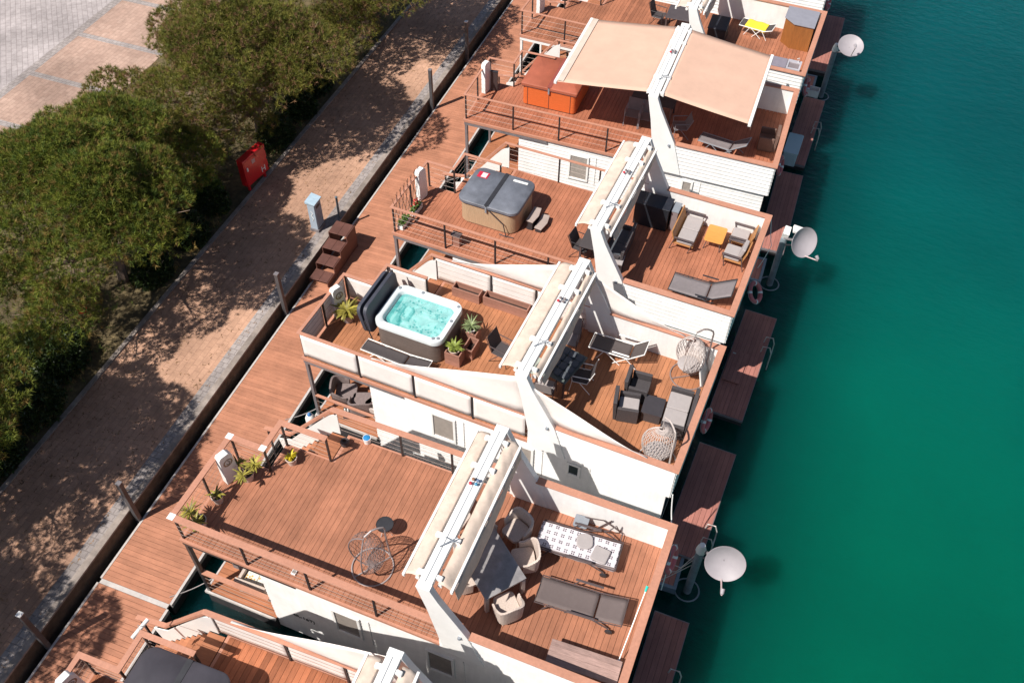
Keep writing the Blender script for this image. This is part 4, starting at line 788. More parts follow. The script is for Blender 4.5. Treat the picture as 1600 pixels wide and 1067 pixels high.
# net basket chairs
def hanging_chair(b, u, v, r, label, mt, fm, H=1.95, bz=.95, lean=0, bs=1.0, name='hanging_chair'):
    t = T_(name, label, 'hanging chair', b, u, v, ZD, r, 'hanging basket chairs')
    rg_ = [(.50 * math.cos(a), .50 * math.sin(a), .02) for a in [2 * PI * i / 28 for i in range(28)]]
    obj('base_ring', M().tube(rg_, .02, 6, closed=True).tube([(-.5, 0, .02), (.5, 0, .02)], .018, 6), fm, t)
    P = []
    for i in range(15): s = i / 14; P.append((-.50 + .05 * math.sin(PI * s) + (.55 * max(0, s - .62) / .38), 0, .02 + H * math.sin(min(1, s / .86) * D2) - (.10 * max(0, (s - .86) / .14))))
    obj('stand', M().tube(P, .024, 7), fm, t)
    c = Vector((.08, 0, bz)); ax, ay, az = .42 * bs, .44 * bs, .62 * bs
    def pt(a, e): return (c.x + ax * math.cos(e) * math.cos(a) * (1.0), c.y + ay * math.cos(e) * math.sin(a), c.z + az * math.sin(e))
    m = M(); n = 11; o0, o1 = R(48), R(312)      # opening faces +x
    for k in range(-n, n + 1):
        for d in (1, -1):
            path = []
            for i in range(17):
                e = -D2 * .97 + (PI * .93) * i / 16; a = PI + k * (o1 - o0) / (2 * n) + d * (i - 8) * .085
                am = (a % (2 * PI))
                if o0 < am < o1: path.append(pt(am, e))
                else:
                    if len(path) > 1: m.tube(path, .0085 if b != 'A' else .0048, 4)
                    path = []
            if len(path) > 1: m.tube(path, .0085 if b != 'A' else .0048, 4)
    sh = obj('basket', m, mt, t)
    oe = [pt(o0, -D2 + PI * i / 16) for i in range(17)] + [pt(o1, D2 - PI * i / 16) for i in range(1, 16)]; obj('basket_rim', M().tube(oe, .018, 6, closed=True), mt, t)
    obj('hanger', M().tube([P[-1], (c.x, 0, c.z + az)], .008, 5), fm, t)
    if b != 'A': obj('seat_cushion', M().lathe([(0, .02), (.28 * bs, .03), (.32 * bs, .09), (.24 * bs, .14), (0, .13)], 18, (c.x - .02, 0, c.z - az * .78)), cushg, t, smooth=True)
    return t
wickl = mat('pale rope wicker', (.50, .43, .40), .7, .12, 20); wickg = mat('grey brown wicker', (.20, .155, .15), .65, .2, 20)
hanging_chair('B', 10.28, 3.86, R(215), 'pale net hanging chair by the far parapet corner', wickl, wickg, 1.95, .95)
hanging_chair('B', 10.35, .78, R(140), 'pale net hanging chair in the lower seaward deck corner', wickl, wickl, 1.95, .78)
hanging_chair('A', 4.72, 1.12, R(235), 'grey brown net hanging chair on the empty deck beside the round table', wickg, mat('silver brown tube', (.34, .29, .285), .45), 1.60, .80, bs=1.02)
# weathered bench, squeegee mop
t = T_('bench', 'low weathered plank bench in the lower seaward corner', 'bench', 'A', 10.20, .67, ZD, .05); m = M()
for i in range(4): m.box(-.81, .81, -.28 + .141 * i, -.143 + .141 * i, .38, .42)
obj('seat_planks', m, weath, t, bevel=.004)
for x in (-.66, .66):
    for y in (-.22, .22): obj('leg', M().box(x - .03, x + .03, y - .03, y + .03, 0, .379), weath, t)
t = T_('mop', 'white handled mop with a turquoise grip leaning on the cap rail', 'mop', 'A', 10.90, 1.0, ZD, .0); obj('handle', M().tube([(0, .1, .18), (.10, 1.5, .95)], .013, 6), white2, t); obj('grip', M().tube([(.10, 1.5, .95), (.11, 1.62, 1.01)], [.025, .035], 8), mat('turquoise grip', (.02, .50, .42), .4), t); obj('mop_head', M().lathe([(0, .22), (.05, .2), (.11, .03), (.09, 0), (0, 0)], 10, (0, .05, 0)), mat('blue mop strands', (.14, .22, .36), .9, .4, 20), t)
# dark dining group with quilted cushions
t = T_('dining_table', 'dark dining table with slate quilted cushions laid on it', 'table', 'B', 7.02, 2.28, ZD, R(-12)); obj('tabletop', M().box(-.50, .50, -.58, .58, .70, .74), mat('slate top', (.10, .12, .11), .5), t, bevel=.01)
for x in (-.44, .44):
    for y in (-.52, .52): obj('leg', M().box(x - .025, x + .025, y - .025, y + .025, 0, .699), frameb, t)
cq = M(); k = 0
for i in range(4):
    for j in range(4): cq.prism(rrect(-.34 + .225 * i, -.38 + .25 * j, .22, .245, .07, 4), .742, .80 + .01 * ((i + j) % 2))
q_ = T_('quilted_cushions', 'slate blue tufted cushions spread over the dark dining table', 'cushion', 'B', 7.04, 2.30, ZD, R(-12)); obj('cover', cq, cushd, q_, bevel=.03)
def sling_chair(b, u, v, r, label, fab, frm, h=.98, group='sling armchairs'):
    t = T_('garden_chair', label, 'chair', b, u, v, ZD, r, group)
    obj('seat', M().grid(lambda s, q_: (-.22 + .46 * s, -.24 + .48 * q_, .44 - .02 * math.sin(PI * s)), 6, 4), fab, t, solid=.01); obj('backrest', M().grid(lambda s, q_: (-.22 - .16 * s, -.24 + .48 * q_, .45 + (h - .45) * s), 6, 4), fab, t, solid=.01)
    for s in (-1, 1):
        y = .26 * s; obj('leg', M().tube([(.26, y, .02), (.20, y, .44), (-.22, y, .44), (-.40, y, h)], .013, 6), frm, t); obj('leg', M().tube([(-.32, y, .02), (.0, y, .44)], .013, 6), frm, t); obj('armrest', M().tube([(.20, y, .44), (.22, y, .66), (-.28, y, .68)], .016, 6), frm, t)
    return t
sling_chair('B', 5.28, 2.26, R(-8), 'charcoal sling chair landward of the rolled awning', slingd, frameb)
sling_chair('B', 7.62, 2.30, R(188), 'dark sling chair with pale arms seaward of the quilted cushions', slingd, white2)
sling_chair('B', 6.86, 1.55, R(95), 'grey sling chair under the near end of the awning', cushg, frameb)
sling_chair('B', 6.84, 3.42, R(-85), 'grey high backed sling chair at the far end of the dark table', slingg, frameb)
t = T_('light_table', 'small white topped table tucked behind the near fin', 'table', 'B', 6.55, 1.95, ZD, .1); obj('tabletop', M().box(-.2, .2, -.3, .3, .66, .68), mat('pale green top', (.38, .42, .36), .5), t)
for x in (-.17, .17): obj('leg', M().tube([(x, -.25, .66), (x, -.27, 0)], .012, 5), white2, t); obj('leg', M().tube([(x, .25, .66), (x, .27, 0)], .012, 5), white2, t)
def wicker_block(b, u, v, r, wx, wy, label, mt, cu=None, seats=1, back='x', name='wicker_armchair', cat='armchair', group='dark wicker lounge set'):
    t = T_(name, label, cat, b, u, v, ZD, r, group)
    obj('base', M().box(-wx / 2 + .09, wx / 2, -wy / 2 + .10, wy / 2 - .10, .05, .34), mt, t, bevel=.015)
    obj('backrest', M().prism([(-wx / 2, .03), (-wx / 2 + .085, .03), (-wx / 2 + .06, .76), (-wx / 2 - .05, .76)], -wy / 2 + .02, wy / 2 - .02, 'y'), mt, t, bevel=.015)
    for s in (-1, 1): obj('armrest', M().box(-wx / 2 + .09, wx / 2, s * (wy / 2 - .045) - .045, s * (wy / 2 - .045) + .045, .02, .56), mt, t, bevel=.015)
    if cu:
        w1 = (wy - .20) / seats
        for i in range(seats): obj('cushion', M().prism(rrect(.05, -wy / 2 + .10 + w1 * (i + .5), wx - .12, w1 - .01, .04), .341, .44), cu, t, bevel=.025)
    return t
wicker_block('B', 9.16, 2.70, R(5), .62, .68, 'dark wicker armchair without a cushion, farther from the lower screen', wickd)
wicker_block('B', 9.10, 1.92, R(12), .66, .66, 'dark wicker armchair with a pale grey seat cushion', wickd, cushg)
wicker_block('B', 10.44, 2.28, R(184), .72, 1.34, 'dark wicker two seat sofa with pale grey cushions', wickd, cushg, 2, name='wicker_sofa', cat='sofa')
t = T_('coffee_table', 'square dark wicker coffee table between the armchairs and the sofa', 'table', 'B', 9.76, 2.18, ZD, R(5), 'dark wicker lounge set'); obj('base', M().box(-.26, .26, -.30, .30, 0, .36), wickd, t, bevel=.01); obj('tabletop', M().box(-.28, .28, -.32, .32, .361, .385), mat('smoked glass', (.05, .045, .05), .3), t)
t = T_('board', 'white board leaning in the far seaward corner behind the net hanging chair', 'board', 'B', 10.72, 4.05, ZD, .0); obj('panel', M().box(-.02, .02, -.42, .22, 0, .75).xf(Euler((0, R(-12), 0)).to_matrix().to_4x4()), white2, t); obj('edge', M().box(.03, .045, -.42, .22, 0, .74).xf(Euler((0, R(-12), 0)).to_matrix().to_4x4()), greyplast, t)
# C: teak framed sofa group
def teak_seat(b, u, v, r, wy, n, label, cat='armchair', name='teak_armchair'):
    t = T_(name, label, cat, b, u, v, ZD, r, 'teak and grey sofa group'); wx = .66
    obj('seat_frame', M().box(-wx / 2, wx / 2, -wy / 2, wy / 2, .24, .28), teak, t, bevel=.008)
    obj('backrest', M().prism([(-wx / 2 - .10, .70), (-wx / 2 - .06, .71), (-wx / 2 + .06, .28), (-wx / 2 + .02, .28)], -wy / 2, wy / 2, 'y'), teak, t, bevel=.008)
    for s in (-1, 1):
        y = s * (wy / 2 + .02); obj('armrest', M().box(-wx / 2 + .02, wx / 2, y - .03, y + .03, .50, .53), frameb, t, bevel=.006)
        obj('leg', M().tube([(wx / 2 - .02, y, .51), (wx / 2 - .14, y, .0)], .016, 6), frameb, t); obj('leg', M().tube([(-wx / 2 + .05, y, .51), (-wx / 2 - .08, y, .0)], .016, 6), frameb, t)
    w1 = (wy - .04) / n
    for i in range(n): obj('cushion', M().prism(rrect(.04, -wy / 2 + .02 + w1 * (i + .5), wx - .12, w1 - .015, .05), .285, .39), cushg, t, bevel=.03)
    return t
teak_seat('C', 8.78, 3.66, 0, 1.36, 2, 'teak framed two seat sofa with grey cushions', 'sofa', 'teak_sofa')
teak_seat('C', 10.38, 4.08, R(180), .64, 1, 'teak armchair with grey cushion nearest the far parapet')
c2 = teak_seat('C', 10.38, 3.24, R(178), .66, 1, 'teak armchair with a second cushion propped on its back')
obj('back_cushion', M().obox((-.24, 0, .60), (.12, .52, .40), (0, R(-14), 0)), cushg, c2, bevel=.03)
t = T_('teak_table', 'square golden teak table between the sofa and the armchairs', 'table', 'C', 9.62, 3.78, ZD, .02, 'teak and grey sofa group'); obj('tabletop', M().prism(rrect(0, 0, .60, .80, .07), .36, .39), mat('orange oiled teak top', (.62, .27, .06), .5, .12, 4, stretch=(1, 9, 4)), t, bevel=.008)
for x, y in ((.24, .34), (.24, -.34), (-.24, .34), (-.24, -.34)): obj('leg', M().tube([(x * .8, y * .8, .36), (x * 1.1, y * 1.1, 0)], .016, 6), frameb, t)
t = T_('black_cabinet', 'tall black covered cabinet by the far parapet, behind the teak sofa', 'cabinet', 'C', 7.48, 3.92, ZD, .02); obj('body', M().box(-.56, .56, -.30, .30, 0, .88), mat('black cover cloth', (.012, .014, .020), .6, .3, 6, bump=.3, bscale=6), t, bevel=.02); obj('lid', M().box(-.58, .58, -.32, .32, .881, .91), mat('black lid', (.02, .022, .03), .45, .3, 6), t, bevel=.01)
t = T_('storage_box', 'small grey box at the seaward end of the black cabinet', 'box', 'C', 8.20, 4.02, ZD, .02); obj('body', M().box(-.11, .11, -.24, .24, 0, .78), mat('taupe box', (.24, .19, .19), .6), t, bevel=.01); obj('lid', M().box(-.12, .12, -.25, .25, .781, .80), greyplast, t)
wicker_block('C', 6.95, 2.10, R(182), .62, 1.5, 'dark corner bench in the shade of the rolled awning', wickd, cushd, 2, name='wicker_sofa', cat='sofa', group='dark dining set under the awning')
t = T_('dining_table', 'dark dining table hidden below the cross beam of the grey tub boat', 'table', 'C', 6.30, 1.9, ZD, .03); obj('tabletop', M().box(-.38, .38, -.75, .75, .70, .74), slingd, t, bevel=.01)
for x in (-.33, .33):
    for y in (-.68, .68): obj('leg', M().box(x - .03, x + .03, y - .03, y + .03, 0, .699), frameb, t)
sling_chair('C', 5.95, 1.50, R(-5), 'black chair showing left of the near fin on the grey tub boat', slingd, blackm, .9)
t = T_('small_crate', 'small grey stool behind the near fin of the grey tub boat', 'stool', 'C', 7.18, 1.42, ZD, .1); obj('seat', M().box(-.16, .16, -.22, .22, .36, .42), cushg, t, bevel=.01)
for x in (-.13, .13): obj('leg', M().box(x - .02, x + .02, -.2, .2, 0, .359), darkplast, t)
# D: shaded furniture below the awnings
for u, v, r, l in ((5.80, 1.95, R(-90), 'grey chair in awning shade, left one of the pair near the lower rail'), (6.36, 1.95, R(-90), 'grey chair in awning shade, beside the near fin'), (7.55, 1.85, R(200), 'pale backed chair just seaward of the near fin under the awning')): sling_chair('D', u, v, r, l, slingg, greyplast, .85, 'chairs under the peach awnings')
t = T_('dining_table', 'dark dining table in deep shade between the peach awnings', 'table', 'D', 6.35, 2.75, ZD, 0); obj('tabletop', M().box(-.8, .8, -.42, .42, .70, .74), slingd, t, bevel=.01)
for x in (-.72, .72):
    for y in (-.36, .36): obj('leg', M().box(x - .03, x + .03, y - .03, y + .03, 0, .699), frameb, t)
wicker_block('D', 10.62, 2.40, R(183), .62, .7, 'brown wicker armchair in the seaward corner beyond the awning bar', mat('brown wicker', (.15, .09, .07), .7, .25, 45, bump=.6, bscale=120), None, group='chairs under the peach awnings')
# E: far deck
t = T_('dining_table', 'charcoal dining table landward of the farthest near fin', 'table', 'E', 5.78, 2.86, ZD, .05); obj('tabletop', M().box(-.48, .48, -.52, .52, .71, .74), mat('charcoal top', (.075, .062, .066), .5), t, bevel=.01)
for x in (-.42, .42):
    for y in (-.46, .46): obj('leg', M().box(x - .03, x + .03, y - .03, y + .03, 0, .709), frameb, t)
sling_chair('E', 4.95, 2.9, R(-5), 'black chair landward of the charcoal table', slingd, blackm, 1.0)
t = T_('black_cabinet', 'black covered grill box seaward of the farthest near fin', 'cabinet', 'E', 7.42, 2.86, ZD, .05); obj('body', M().box(-.36, .36, -.52, .52, 0, .66), MATS['black cover cloth'], t, bevel=.03); obj('lid', M().box(-.38, .38, -.54, .54, .661, .70), MATS['black lid'], t, bevel=.02)
t = T_('corner_cabinet', 'brown wooden corner cabinet with a grey angled top', 'cabinet', 'E', 0, 0, ZD, 0)
pts = [(9.84, 3.66), (10.25, 3.28), (11.0, 3.28), (11.0, 4.48), (9.84, 4.48)]
obj('body', M().prism(pts, 0, 1.04), mat('brown cabinet boards', (.27, .10, .025), .55, .2, 3, stretch=(9, 9, 1), bump=.3, bscale=8), t); obj('top', M().prism([(9.80, 3.64), (10.24, 3.24), (11.03, 3.24), (11.03, 4.52), (9.80, 4.52)], 1.041, 1.08), mat('slate cabinet top', (.25, .25, .29), .5, .08, 5), t, bevel=.006)
t = T_('counter', 'low grey counter with a steel sink by the lower parapet', 'counter', 'E', 10.35, 1.22, ZD, 0); obj('body', M().box(-.62, .62, -.32, .30, 0, .56), mat('counter side', (.20, .17, .18), .6), t, bevel=.01); obj('worktop', M().box(-.64, .10, -.34, .32, .561, .59), mat('grey worktop', (.22, .20, .24), .5), t); sk_ = M()
for a in ((.12, .18, -.34, .32), (.58, .64, -.34, .32), (.181, .579, -.34, -.25), (.181, .579, .16, .32)): sk_.box(a[0], a[1], a[2], a[3], .561, .60)
obj('sink_rim', sk_, mat('brushed steel sink', (.62, .60, .64), .3, metal=.4), t); obj('tap', M().tube([(.5, .22, .6), (.5, .22, .78), (.44, .10, .80)], .014, 6), white2, t)
# ---------------- seaward side: floats, satellite poles, rings, lockers
def W_(name, label, cat, x, y, z, r=0, group=None): return tag(empty(name, (x, y, z), r), label, cat, group)
def service_float(x0, x1, y0, y1, label):
    t = W_('service_float', label, 'float', (x0 + x1) / 2, (y0 + y1) / 2, 0, 0, 'small floats between the houseboats'); a, c = (x1 - x0) / 2, (y1 - y0) / 2
    obj('frame', strip([(-a, -c), (a, -c), (a, c), (-a, c), (-a, -c + .05)], .09, -.25, .03), mat('blue grey frame', (.15, .20, .25), .5), t); obj('boards', planks_v(M(), -a + .05, a - .05, lambda u: (-c + .05, c - .05), -.03, .012), plat_wood, t)
service_float(11.15, 11.68, 3.60, 4.92, 'small framed float beside the lowest satellite pole')
service_float(11.28, 11.68, 15.95, 17.10, 'small framed float beside the middle satellite pole')
service_float(11.20, 11.68, 28.35, 29.3, 'small framed float beside the top satellite pole')
def dish_pole(x, y, normal, label, top, cable=True, dz=2.05, off=(.62, -.25), boxy=False):
    t = W_('satellite_pole', label, 'satellite dish', x, y, -.6, 0, 'satellite poles beyond the houseboats')
    obj('pole', M().lathe([(.11, -1.5), (.11, 2.2), (.10, 2.26), (0, 2.27)], 18), mat('weathered steel pole', (.20, .24, .27), .5, .15, 4, dirt=.4), t, smooth=True)
    obj('mooring_ring', M().tube([(.34 * math.cos(a) - .02, .34 * math.sin(a), .04) for a in [2 * PI * i / 24 for i in range(24)]], .022, 6, closed=True), mat('galvanised ring', (.24, .27, .30), .5), t)
    obj('pole_cap', M().lathe([(0, 2.62), (.08, 2.60), (.13, 2.42), (.14, 2.28), (.10, 2.271)], 8) if not boxy else M().obox((.02, .12, 2.42), (.20, .34, .30), (.3, .1, 0)), white2, t, smooth=not boxy)
    n = Vector(normal).normalized(); q = n.to_track_quat('Z', 'Y').to_matrix().to_4x4(); c = Vector((off[0], off[1], dz + .6)); rr_ = .50
    prof = [(rr_ * i / 12, .17 * (i / 12) ** 2) for i in range(13)]
    d = M().lathe([(rr_ * i / 12, .17 * (i / 12) ** 2) for i in range(13)] + [(rr_ + .012, .175), (rr_ + .012, .155)] + [(rr_ * i / 12, .17 * (i / 12) ** 2 - .018) for i in range(12, -1, -1)], 40); d.xf(Matrix.Translation(c) @ q)
    obj('dish', d, dishm, t, smooth=True)
    up = (Vector((0, 0, 1)) - n * n.z); up.normalize(); foot = c - up * .48 + n * .15; lnb = c - up * .50 + n * .78
    arm = obj('feed_arm', M().tube([foot, lnb], .022, 6), mat('pale feed arm', (.56, .45, .44), .5), t)
    obj('feed_horn', M().tube([lnb - n * .05, lnb + up * .07 + n * .02, lnb + up * .16 - n * .04], [.035, .05, .06], 8), dishm, arm, smooth=True)
    obj('mount', M().tube([(0, 0, dz + .25), c - n * .02], .045, 6).tube([(0, 0, dz - .05), c - n * .04 - up * .15], .028, 6), greym, t)
    if boxy: obj('receiver_box', M().obox((.42, .02, 2.72), (.46, .30, .10), (.1, .25, .15)), white2, t, bevel=.01)
    if cable:
        ca = M()
        for k in range(3): ca.tube([(-.05, .08, 2.0 - .3 * k), (-.35 - .1 * k, -.1, 1.3 - .3 * k), (-.9, .1 - .3 * k, 1.0 - .1 * k), (-1.02, .3 - .3 * k, 1.6)], .012, 5)
        obj('cable', ca, stripm, t)
    return t
dish_pole(12.03, 3.97, (.12, -.93, .50), 'lowest satellite dish, a pale oval on a blue grey pole', 0)
dish_pole(12.05, 16.55, (.62, -.62, .48), 'middle satellite dish, half in dark shade under a white box', 0, False, 2.0, (.55, -.35), True)
dish_pole(12.10, 28.80, (.10, -.42, .90), 'top satellite dish, the whitest one near the upper edge', 0, False, 2.25, (.52, -.55))
def life_ring(b, v, z, label, tilt=.1):
    lie, off = (52, .27) if b == 'C' else (80, .14)
    L = BOAT[b][3]; t = T_('life_ring', label, 'life ring', b, L + off, v, z, 0, 'life rings on the seaward walls')
    mm = Euler((tilt, R(lie), 0)).to_matrix().to_4x4(); P = [(.30 * math.cos(a), .32 * math.sin(a), 0) for a in [2 * PI * i / 28 for i in range(28)]]
    obj('ring', M().tube(P, .075, 9, closed=True).xf(mm), lifered, t, smooth=True)
    for k in range(4):
        a = PI / 4 + k * D2; m = M().tube([(.30 * math.cos(a + s), .32 * math.sin(a + s), 0) for s in (-.12, 0, .12)], .079, 9).xf(mm); obj('band', m, white2, t)
    obj('rope', M().tube([(.38 * math.cos(a), .40 * math.sin(a), .03 * math.sin(4 * a)) for a in [2 * PI * i / 32 for i in range(32)]], .010, 4, closed=True).xf(mm), cushg, t)
for b, v, z, l in (('A', 4.2, 2.5, 'pink red life ring beside the corner near the lowest dish'), ('B', 3.62, 1.45, 'red life ring on the open hot tub houseboat'), ('C', 3.62, 1.40, 'faded pink life ring near the middle satellite pole, the one seen most openly'), ('D', 3.30, 1.45, 'red life ring on the houseboat with spread awnings'), ('E', 3.1, 1.40, 'red life ring below the top satellite dish'), ('G', 3.0, 1.6, 'red life ring at the top edge of the photo')): life_ring(b, v, z, l)
t = T_('deck_locker', 'pale blue grey plastic locker on the shaded swim platform', 'locker', 'E', 11.57, .10, .15, 0); obj('body', M().prism(rrect(0, 0, .54, 1.28, .05), 0, .56), mat('pale grey plastic', (.42, .52, .56), .5, .05, 3), t, bevel=.02); obj('lid', M().prism(rrect(0, 0, .58, 1.32, .06), .561, .63), mat('pale locker lid', (.46, .56, .60), .45, .04, 3), t, bevel=.02)
t = T_('deck_hatch', 'square wooden hatch lid on the swim platform of the grey tub boat', 'hatch', 'C', 11.48, 1.36, .15, -.0); obj('lid', planks_v(M(), -.28, .28, lambda u: (-.66, .66), .03, .07), plat_wood, t); obj('frame', M().box(-.27, .27, -.65, .65, 0, .029), hullm, t); obj('hinge', M().box(-.22, -.12, .5, .54, .07, .08), stripm, t)
t = T_('white_tub', 'cream plastic crate hanging behind the far houseboat near the top dish', 'crate', 'E', 11.62, 3.3, 1.0, .0); m = M()
for a in ((-.28, .28, -.18, -.15), (-.28, .28, .15, .18), (-.28, -.25, -.149, .149), (.25, .28, -.149, .149)): m.box(*a, 0, .28)
m.box(-.25, .25, -.15, .15, 0, .03); obj('body', m, cream, t); obj('strap', M().tube([(-.28, 0, .28), (-.4, 0, .9), (-.45, 0, 1.6)], .012, 5), cream, t)
for b, v, l in (('A', .3, 'white round fender at the corner below the lowest shaded platform'), ('B', 4.3, 'white fender between the boats under the stair rail'), ('D', 3.9, 'blue white fender by the posts below the orange tub')):
    u = {'A': 11.5, 'B': .0, 'D': .15}[b]; z = -.2 if b == 'A' else .15
    if b == 'B': u, v = .02, -.30
    if b == 'D': u, v = .1, -.3
    if b == 'A': u, v = 11.55, -.95
    t = T_('fender', l, 'fender', b, u, v, z, 0, 'boat fenders'); obj('body', M().lathe([(0, -.30), (.10, -.26), (.15, -.1), (.15, .12), (.10, .25), (.03, .30), (0, .34)], 14), white2, t, smooth=True); obj('cap', M().lathe([(.10, .25), (.105, .20), (.04, .34), (0, .36)], 12), mat('blue fender tip', (.03, .16, .40), .4), t)
# things by the stair opening and stern rail of the empty deck
t = T_('cooking_pot', 'blue and white pot on the far deck edge by the stairs', 'pot', 'A', 2.92, 4.30, ZD - .0, 0); obj('body', M().lathe([(0, 0), (.09, 0), (.11, .2), (.095, .2), (.09, .03)], 16), white2, t, smooth=True); obj('lid', M().lathe([(0, .24), (.08, .22), (.10, .201)], 14), mat('blue enamel', (.02, .22, .50), .4), t)
t = T_('round_planter', 'small dark round pot at the top of the stairs', 'pot', 'A', 2.42, 4.0, ZD, 0); obj('body', M().lathe([(0, 0), (.10, 0), (.13, .12), (.10, .2), (.06, .2), (.06, .1)], 16), mat('dark clay', (.06, .045, .045), .8), t, smooth=True); obj('soil', M().lathe([(.06, .15), (0, .16)], 10), soil, t)
t = T_('white_tube', 'white rolled tube tied along the stern rail in the lower left', 'tube', 'F', .36, 3.50, ZD + .02, 0); obj('body', M().tube([(0, .0, 0), (.09, .50, .03)], .05, 10), white2, t, smooth=True); obj('cord', M().tube([(.05, .3, .05), (.15, .2, .4), (.6, -.1, .95)], .008, 4), stripm, t)
t = T_('deck_light', 'small white square lamp on the lower deck edge of the empty deck', 'lamp', 'A', 3.05, .32, ZD, 0); obj('body', M().box(-.06, .06, -.10, .10, 0, .05), white2, t, bevel=.01); obj('lens', M().box(-.04, .04, -.08, .08, .051, .058), glassm, t)
# porch furniture under the upper decks
flc = bpy.data.materials.new('flowered cushion'); flc.use_nodes = True; q = flc.node_tree; p = q.nodes['Principled BSDF']; p.inputs['Roughness'].default_value = .9; tcq = node(q, 'ShaderNodeTexCoord'); vo = node(q, 'ShaderNodeTexVoronoi'); vo.inputs['Scale'].default_value = 9; q.links.new(tcq.outputs['Object'], vo.inputs['Vector'])
cr = node(q, 'ShaderNodeValToRGB'); q.links.new(vo.outputs['Distance'], cr.inputs[0]); e = cr.color_ramp.elements; e[0].position = .20; e[0].color = (.55, .32, .10, 1); e[1].position = .32; e[1].color = (.72, .68, .60, 1); q.links.new(cr.outputs[0], p.inputs['Base Color'])
wicker_block('A', 1.30, .62, R(92), .58, .95, 'wicker bench with flowered cushions on the lower porch', wickb, flc, 2, name='porch_sofa', cat='sofa', group=None).location.z = .03
for o in [x for x in S.objects if x.name.startswith('porch_sofa')]: o.location.z = .03
t = W_('porch_cabinet', 'dark low cabinet behind the porch bench', 'cabinet', *bw('A', .62, 1.1, .03), BOAT['A'][2]); obj('body', M().box(-.3, .3, -.25, .25, 0, .5), slingg, t, bevel=.01); obj('lid', M().box(-.31, .31, -.26, .26, .501, .53), greyplast, t)
for u, v, r_, l in ((.55, .9, .4, 'dark net armchair on the lower porch nearest the post'), (1.25, .75, 2.0, 'brown net armchair in the middle of the lower porch'), (1.75, .9, 2.8, 'pale net armchair on the lower porch against the white wall')):
    t = tub_chair('B', u, v, r_, l, wickg if u < 1.5 else wickl, group='net armchairs on the lower porch', sc=1.1); t.location.z = .03
t = W_('crate', 'dark crate with white bottles on the lower porch', 'crate', *bw('B', .98, .42, .03), BOAT['B'][2] + .4); obj('body', M().box(-.2, .2, -.15, .15, 0, .22), darkplast, t, bevel=.01); 
for i in range(4): obj('bottle', M().lathe([(0, .34), (.02, .33), (.035, .24), (.035, .221)], 8, (-.14 + .09 * i, .0, 0)), white2, t)
for b, l in (('C', 'wooden porch bench below the deck with the flower troughs'), ('D', 'wooden porch bench below the deck with the orange tub'), ('E', 'wooden porch bench below the farthest visible deck')):
    t = W_('porch_bench', l, 'bench', *bw(b, 1.15, 1.75, .03), BOAT[b][2] + .05, 'porch benches'); obj('seat_planks', planks_v(M(), -.5, .5, lambda u: (-.2, .2), .38, .42), porch_wood, t)
    for x in (-.42, .42): obj('leg', M().box(x - .03, x + .03, -.18, .18, 0, .379), porch_wood, t)
t = W_('yellow_mat', 'small yellow mat on the porch steps of the grey tub boat', 'mat', *bw('C', 1.75, .25, .034), .1); obj('mat', M().box(-.22, .22, -.12, .12, 0, .015), yellow, t)
# ---------------- quay side
def mooring_post(x, y, h, label, cap=None, s=.055, z=-1.2, lean=0):
    t = W_('mooring_post', label, 'post', x, y, 0, 0, 'steel mooring posts along the quay'); obj('shaft', M().box(-s, s, -s, s, z, h), mat('mooring post steel', (.10, .095, .10), .5, .2, 5, metal=.2, dirt=.3), t, bevel=.01); obj('cap', M().box(-s - .006, s + .006, -s - .006, s + .006, h, h + .03), cap or white2, t); return t
PY = [(-3.65, 'mooring post in the lower left corner with a white cap', white2), (.29, 'mooring post beside the lower end of the empty deck', greym), (8.68, 'mooring post below the brown quay steps', greym), (21.0, 'dark mooring post left of the rounded white pedestal', greym), (24.86, 'pale mooring post nearest the top edge of the photo', white2)]
for y, l, c in PY: mooring_post(-2.995, y, 1.89, l, c, .065)
t = W_('bollard', 'thin dark post on the quay behind the grey cabinet', 'post', -3.22, 13.15, .465); obj('shaft', M().lathe([(.045, 0), (.04, .95), (.05, .96), (.05, 1.0), (0, 1.02)], 12), mat('blue grey post', (.10, .14, .17), .5), t, smooth=True); obj('base_plate', M().lathe([(.09, 0), (.09, .015), (0, .015)], 12), greym, t)
t = W_('power_cabinet', 'narrow blue grey service cabinet on the quay above the brown steps', 'cabinet', -3.72, 12.45, .45, R(0)); obj('body', M().box(-.14, .14, -.23, .23, .12, 1.25), mat('blue grey enamel', (.38, .45, .53), .4, .06, 4, coat=.3), t, bevel=.015); obj('roof', M().prism([(-.19, 1.251), (.19, 1.251), (.19, 1.29), (-.19, 1.36)], -.26, .26, 'y'), mat('pale blue roof', (.40, .52, .62), .35, coat=.3), t, bevel=.006); obj('plinth', M().box(-.17, .17, -.26, .26, 0, .119), greym, t); obj('door', M().box(.141, .155, -.20, .20, .16, 1.2), mat('cabinet door', (.26, .31, .38), .45), t); obj('logo', M().tube([(.0, -.234, .5), (.05, -.234, .62), (-.04, -.234, .72), (.05, -.234, .84), (-.02, -.234, .95)], .012, 5), white2, t); obj('vent', M().box(.156, .165, -.12, .12, 1.02, 1.12), darkplast, t)
t = W_('hydrant_cabinet', 'red fire hydrant cabinet with a white H at the path edge', 'hydrant cabinet', -6.95, 13.75, .5, R(-8)); rb = M().box(-.14, .14, -.62, .62, .30, 1.42)
obj('body', rb, redm, t, bevel=.012); obj('roof', M().prism([(-.15, 1.421), (.15, 1.421), (.14, 1.45), (-.14, 1.45)], -.63, .63, 'y'), redm, t, bevel=.008); obj('door', M().box(.141, .152, -.57, .57, .34, 1.38), redm, t, bevel=.003)
obj('handle', M().box(.153, .18, -.50, -.44, .95, 1.1), white2, t)
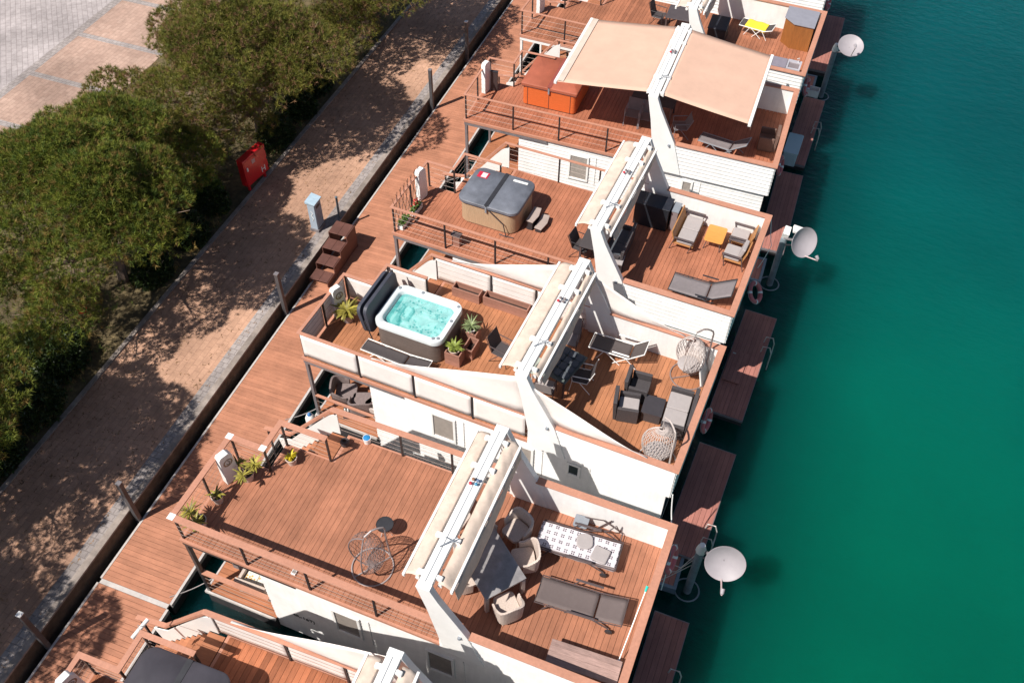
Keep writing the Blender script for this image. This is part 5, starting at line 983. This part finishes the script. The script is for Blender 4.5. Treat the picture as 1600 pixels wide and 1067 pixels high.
H = M().box(.153, .157, .22, .26, .42, .66).box(.153, .157, .38, .42, .42, .66).box(.153, .157, .261, .379, .52, .56); obj('letter', H, white2, t)
for z in (.45, .85, 1.25): obj('hinge', M().box(.150, .172, .575, .605, z - .05, z + .05), darkplast, t)
obj('notice_plate', M().box(.153, .158, -.18, .0, 1.08, 1.26), mat('faded notice', (.55, .35, .33), .5, .3, 40), t)
for y in (-.45, .45): obj('leg', M().box(-.04, .04, y - .04, y + .04, 0, .299), redm, t)
t = W_('quay_steps', 'dark brown wooden steps rising from the walkway to the quay', 'steps', -2.58, 11.35, 0, 0)
for i in range(4):
    y0 = -1.10 + .54 * i; h = .25 + .25 * i; obj('tread', planks_v(M(), -.33, .33, lambda u: (y0, y0 + (.50 if i < 3 else .62)), h - .03, h, .33), mat('dark stained wood', (.13, .055, .042), .6, .2, 4, stretch=(12, 1, 4), dirt=.3), t, bevel=.004)
for x in (-.36, .33): obj('side_panel', M().prism([(-1.10, .01), (1.16, .01), (1.16, .98), (.52, .98), (.52, .73), (-.02, .73), (-.02, .48), (-.56, .48), (-.56, .23), (-1.10, .23)], x, x + .03, 'x'), MATS['dark stained wood'], t, bevel=.003)
def rope(label, pts, r=.014, mt=None, name='mooring_rope', cat='rope', grp='mooring ropes between walkway and boats'):
    t = W_(name, label, cat, *pts[0], 0, grp); P = [Vector(p) for p in pts]; o = P[0]; Q = []
    for a, c in zip(P, P[1:]):
        for i in range(7): s = i / 7; q = a.lerp(c, s) - o; q.z -= .10 * math.sin(PI * s); Q.append(q)
    obj('line', M().tube(Q + [P[-1] - o], r, 6), mt or cushg, t, smooth=True)
for b, v, l in (('F', .4, 'slack mooring rope to the bottom edge houseboat'), ('A', .5, 'slack mooring rope to the lower corner of the empty deck houseboat'), ('B', .5, 'slack mooring rope to the open hot tub houseboat'), ('C', .5, 'slack mooring rope to the grey tub houseboat'), ('D', .5, 'slack mooring rope to the houseboat with spread awnings')):
    q = bw(b, .05, v, .03); rope(l, [(-.85, q[1] - 1.0, .03), q])
rope('white hose looping down the seaward corner above the lowest swim platforms', [bw('B', 11.05, -.15, 3.0), bw('B', 11.2, -.35, 2.2), bw('A', 11.3, 4.3, 2.6), bw('A', 11.3, 3.9, 1.4)], .016, white2, 'hose', 'hose', None)
rope('thin white cord curving down beside the teak armchairs corner', [bw('C', 11.1, 4.5, 3.8), bw('C', 11.35, 4.2, 3.0), bw('C', 11.15, 3.9, 2.2)], .011, white2, 'hose', 'hose', None)
# fallen leaves and needles on the path and walkway
rg = np.random.default_rng(21); n = 2200; lx = -6.8 + 3.4 * rg.uniform(0, 1, n) ** 1.6; ly = rg.uniform(-8, 30, n)
lv = needle_mesh('leaf_litter', np.stack([lx, ly, np.full(n, .457)], 1), np.tile([0, 0, 0.], (n, 1)), .09, .035, 2, [mat('fallen leaves', (.20, .11, .05), .8, .4, 3, island=.4)], None, 1.0, rg)
for v_ in lv.data.vertices: v_.co.z = .456 + abs(v_.co.z - .457) * .15
stuff(lv, 'scattered dry leaves and needles on the brick path', 'leaf litter')
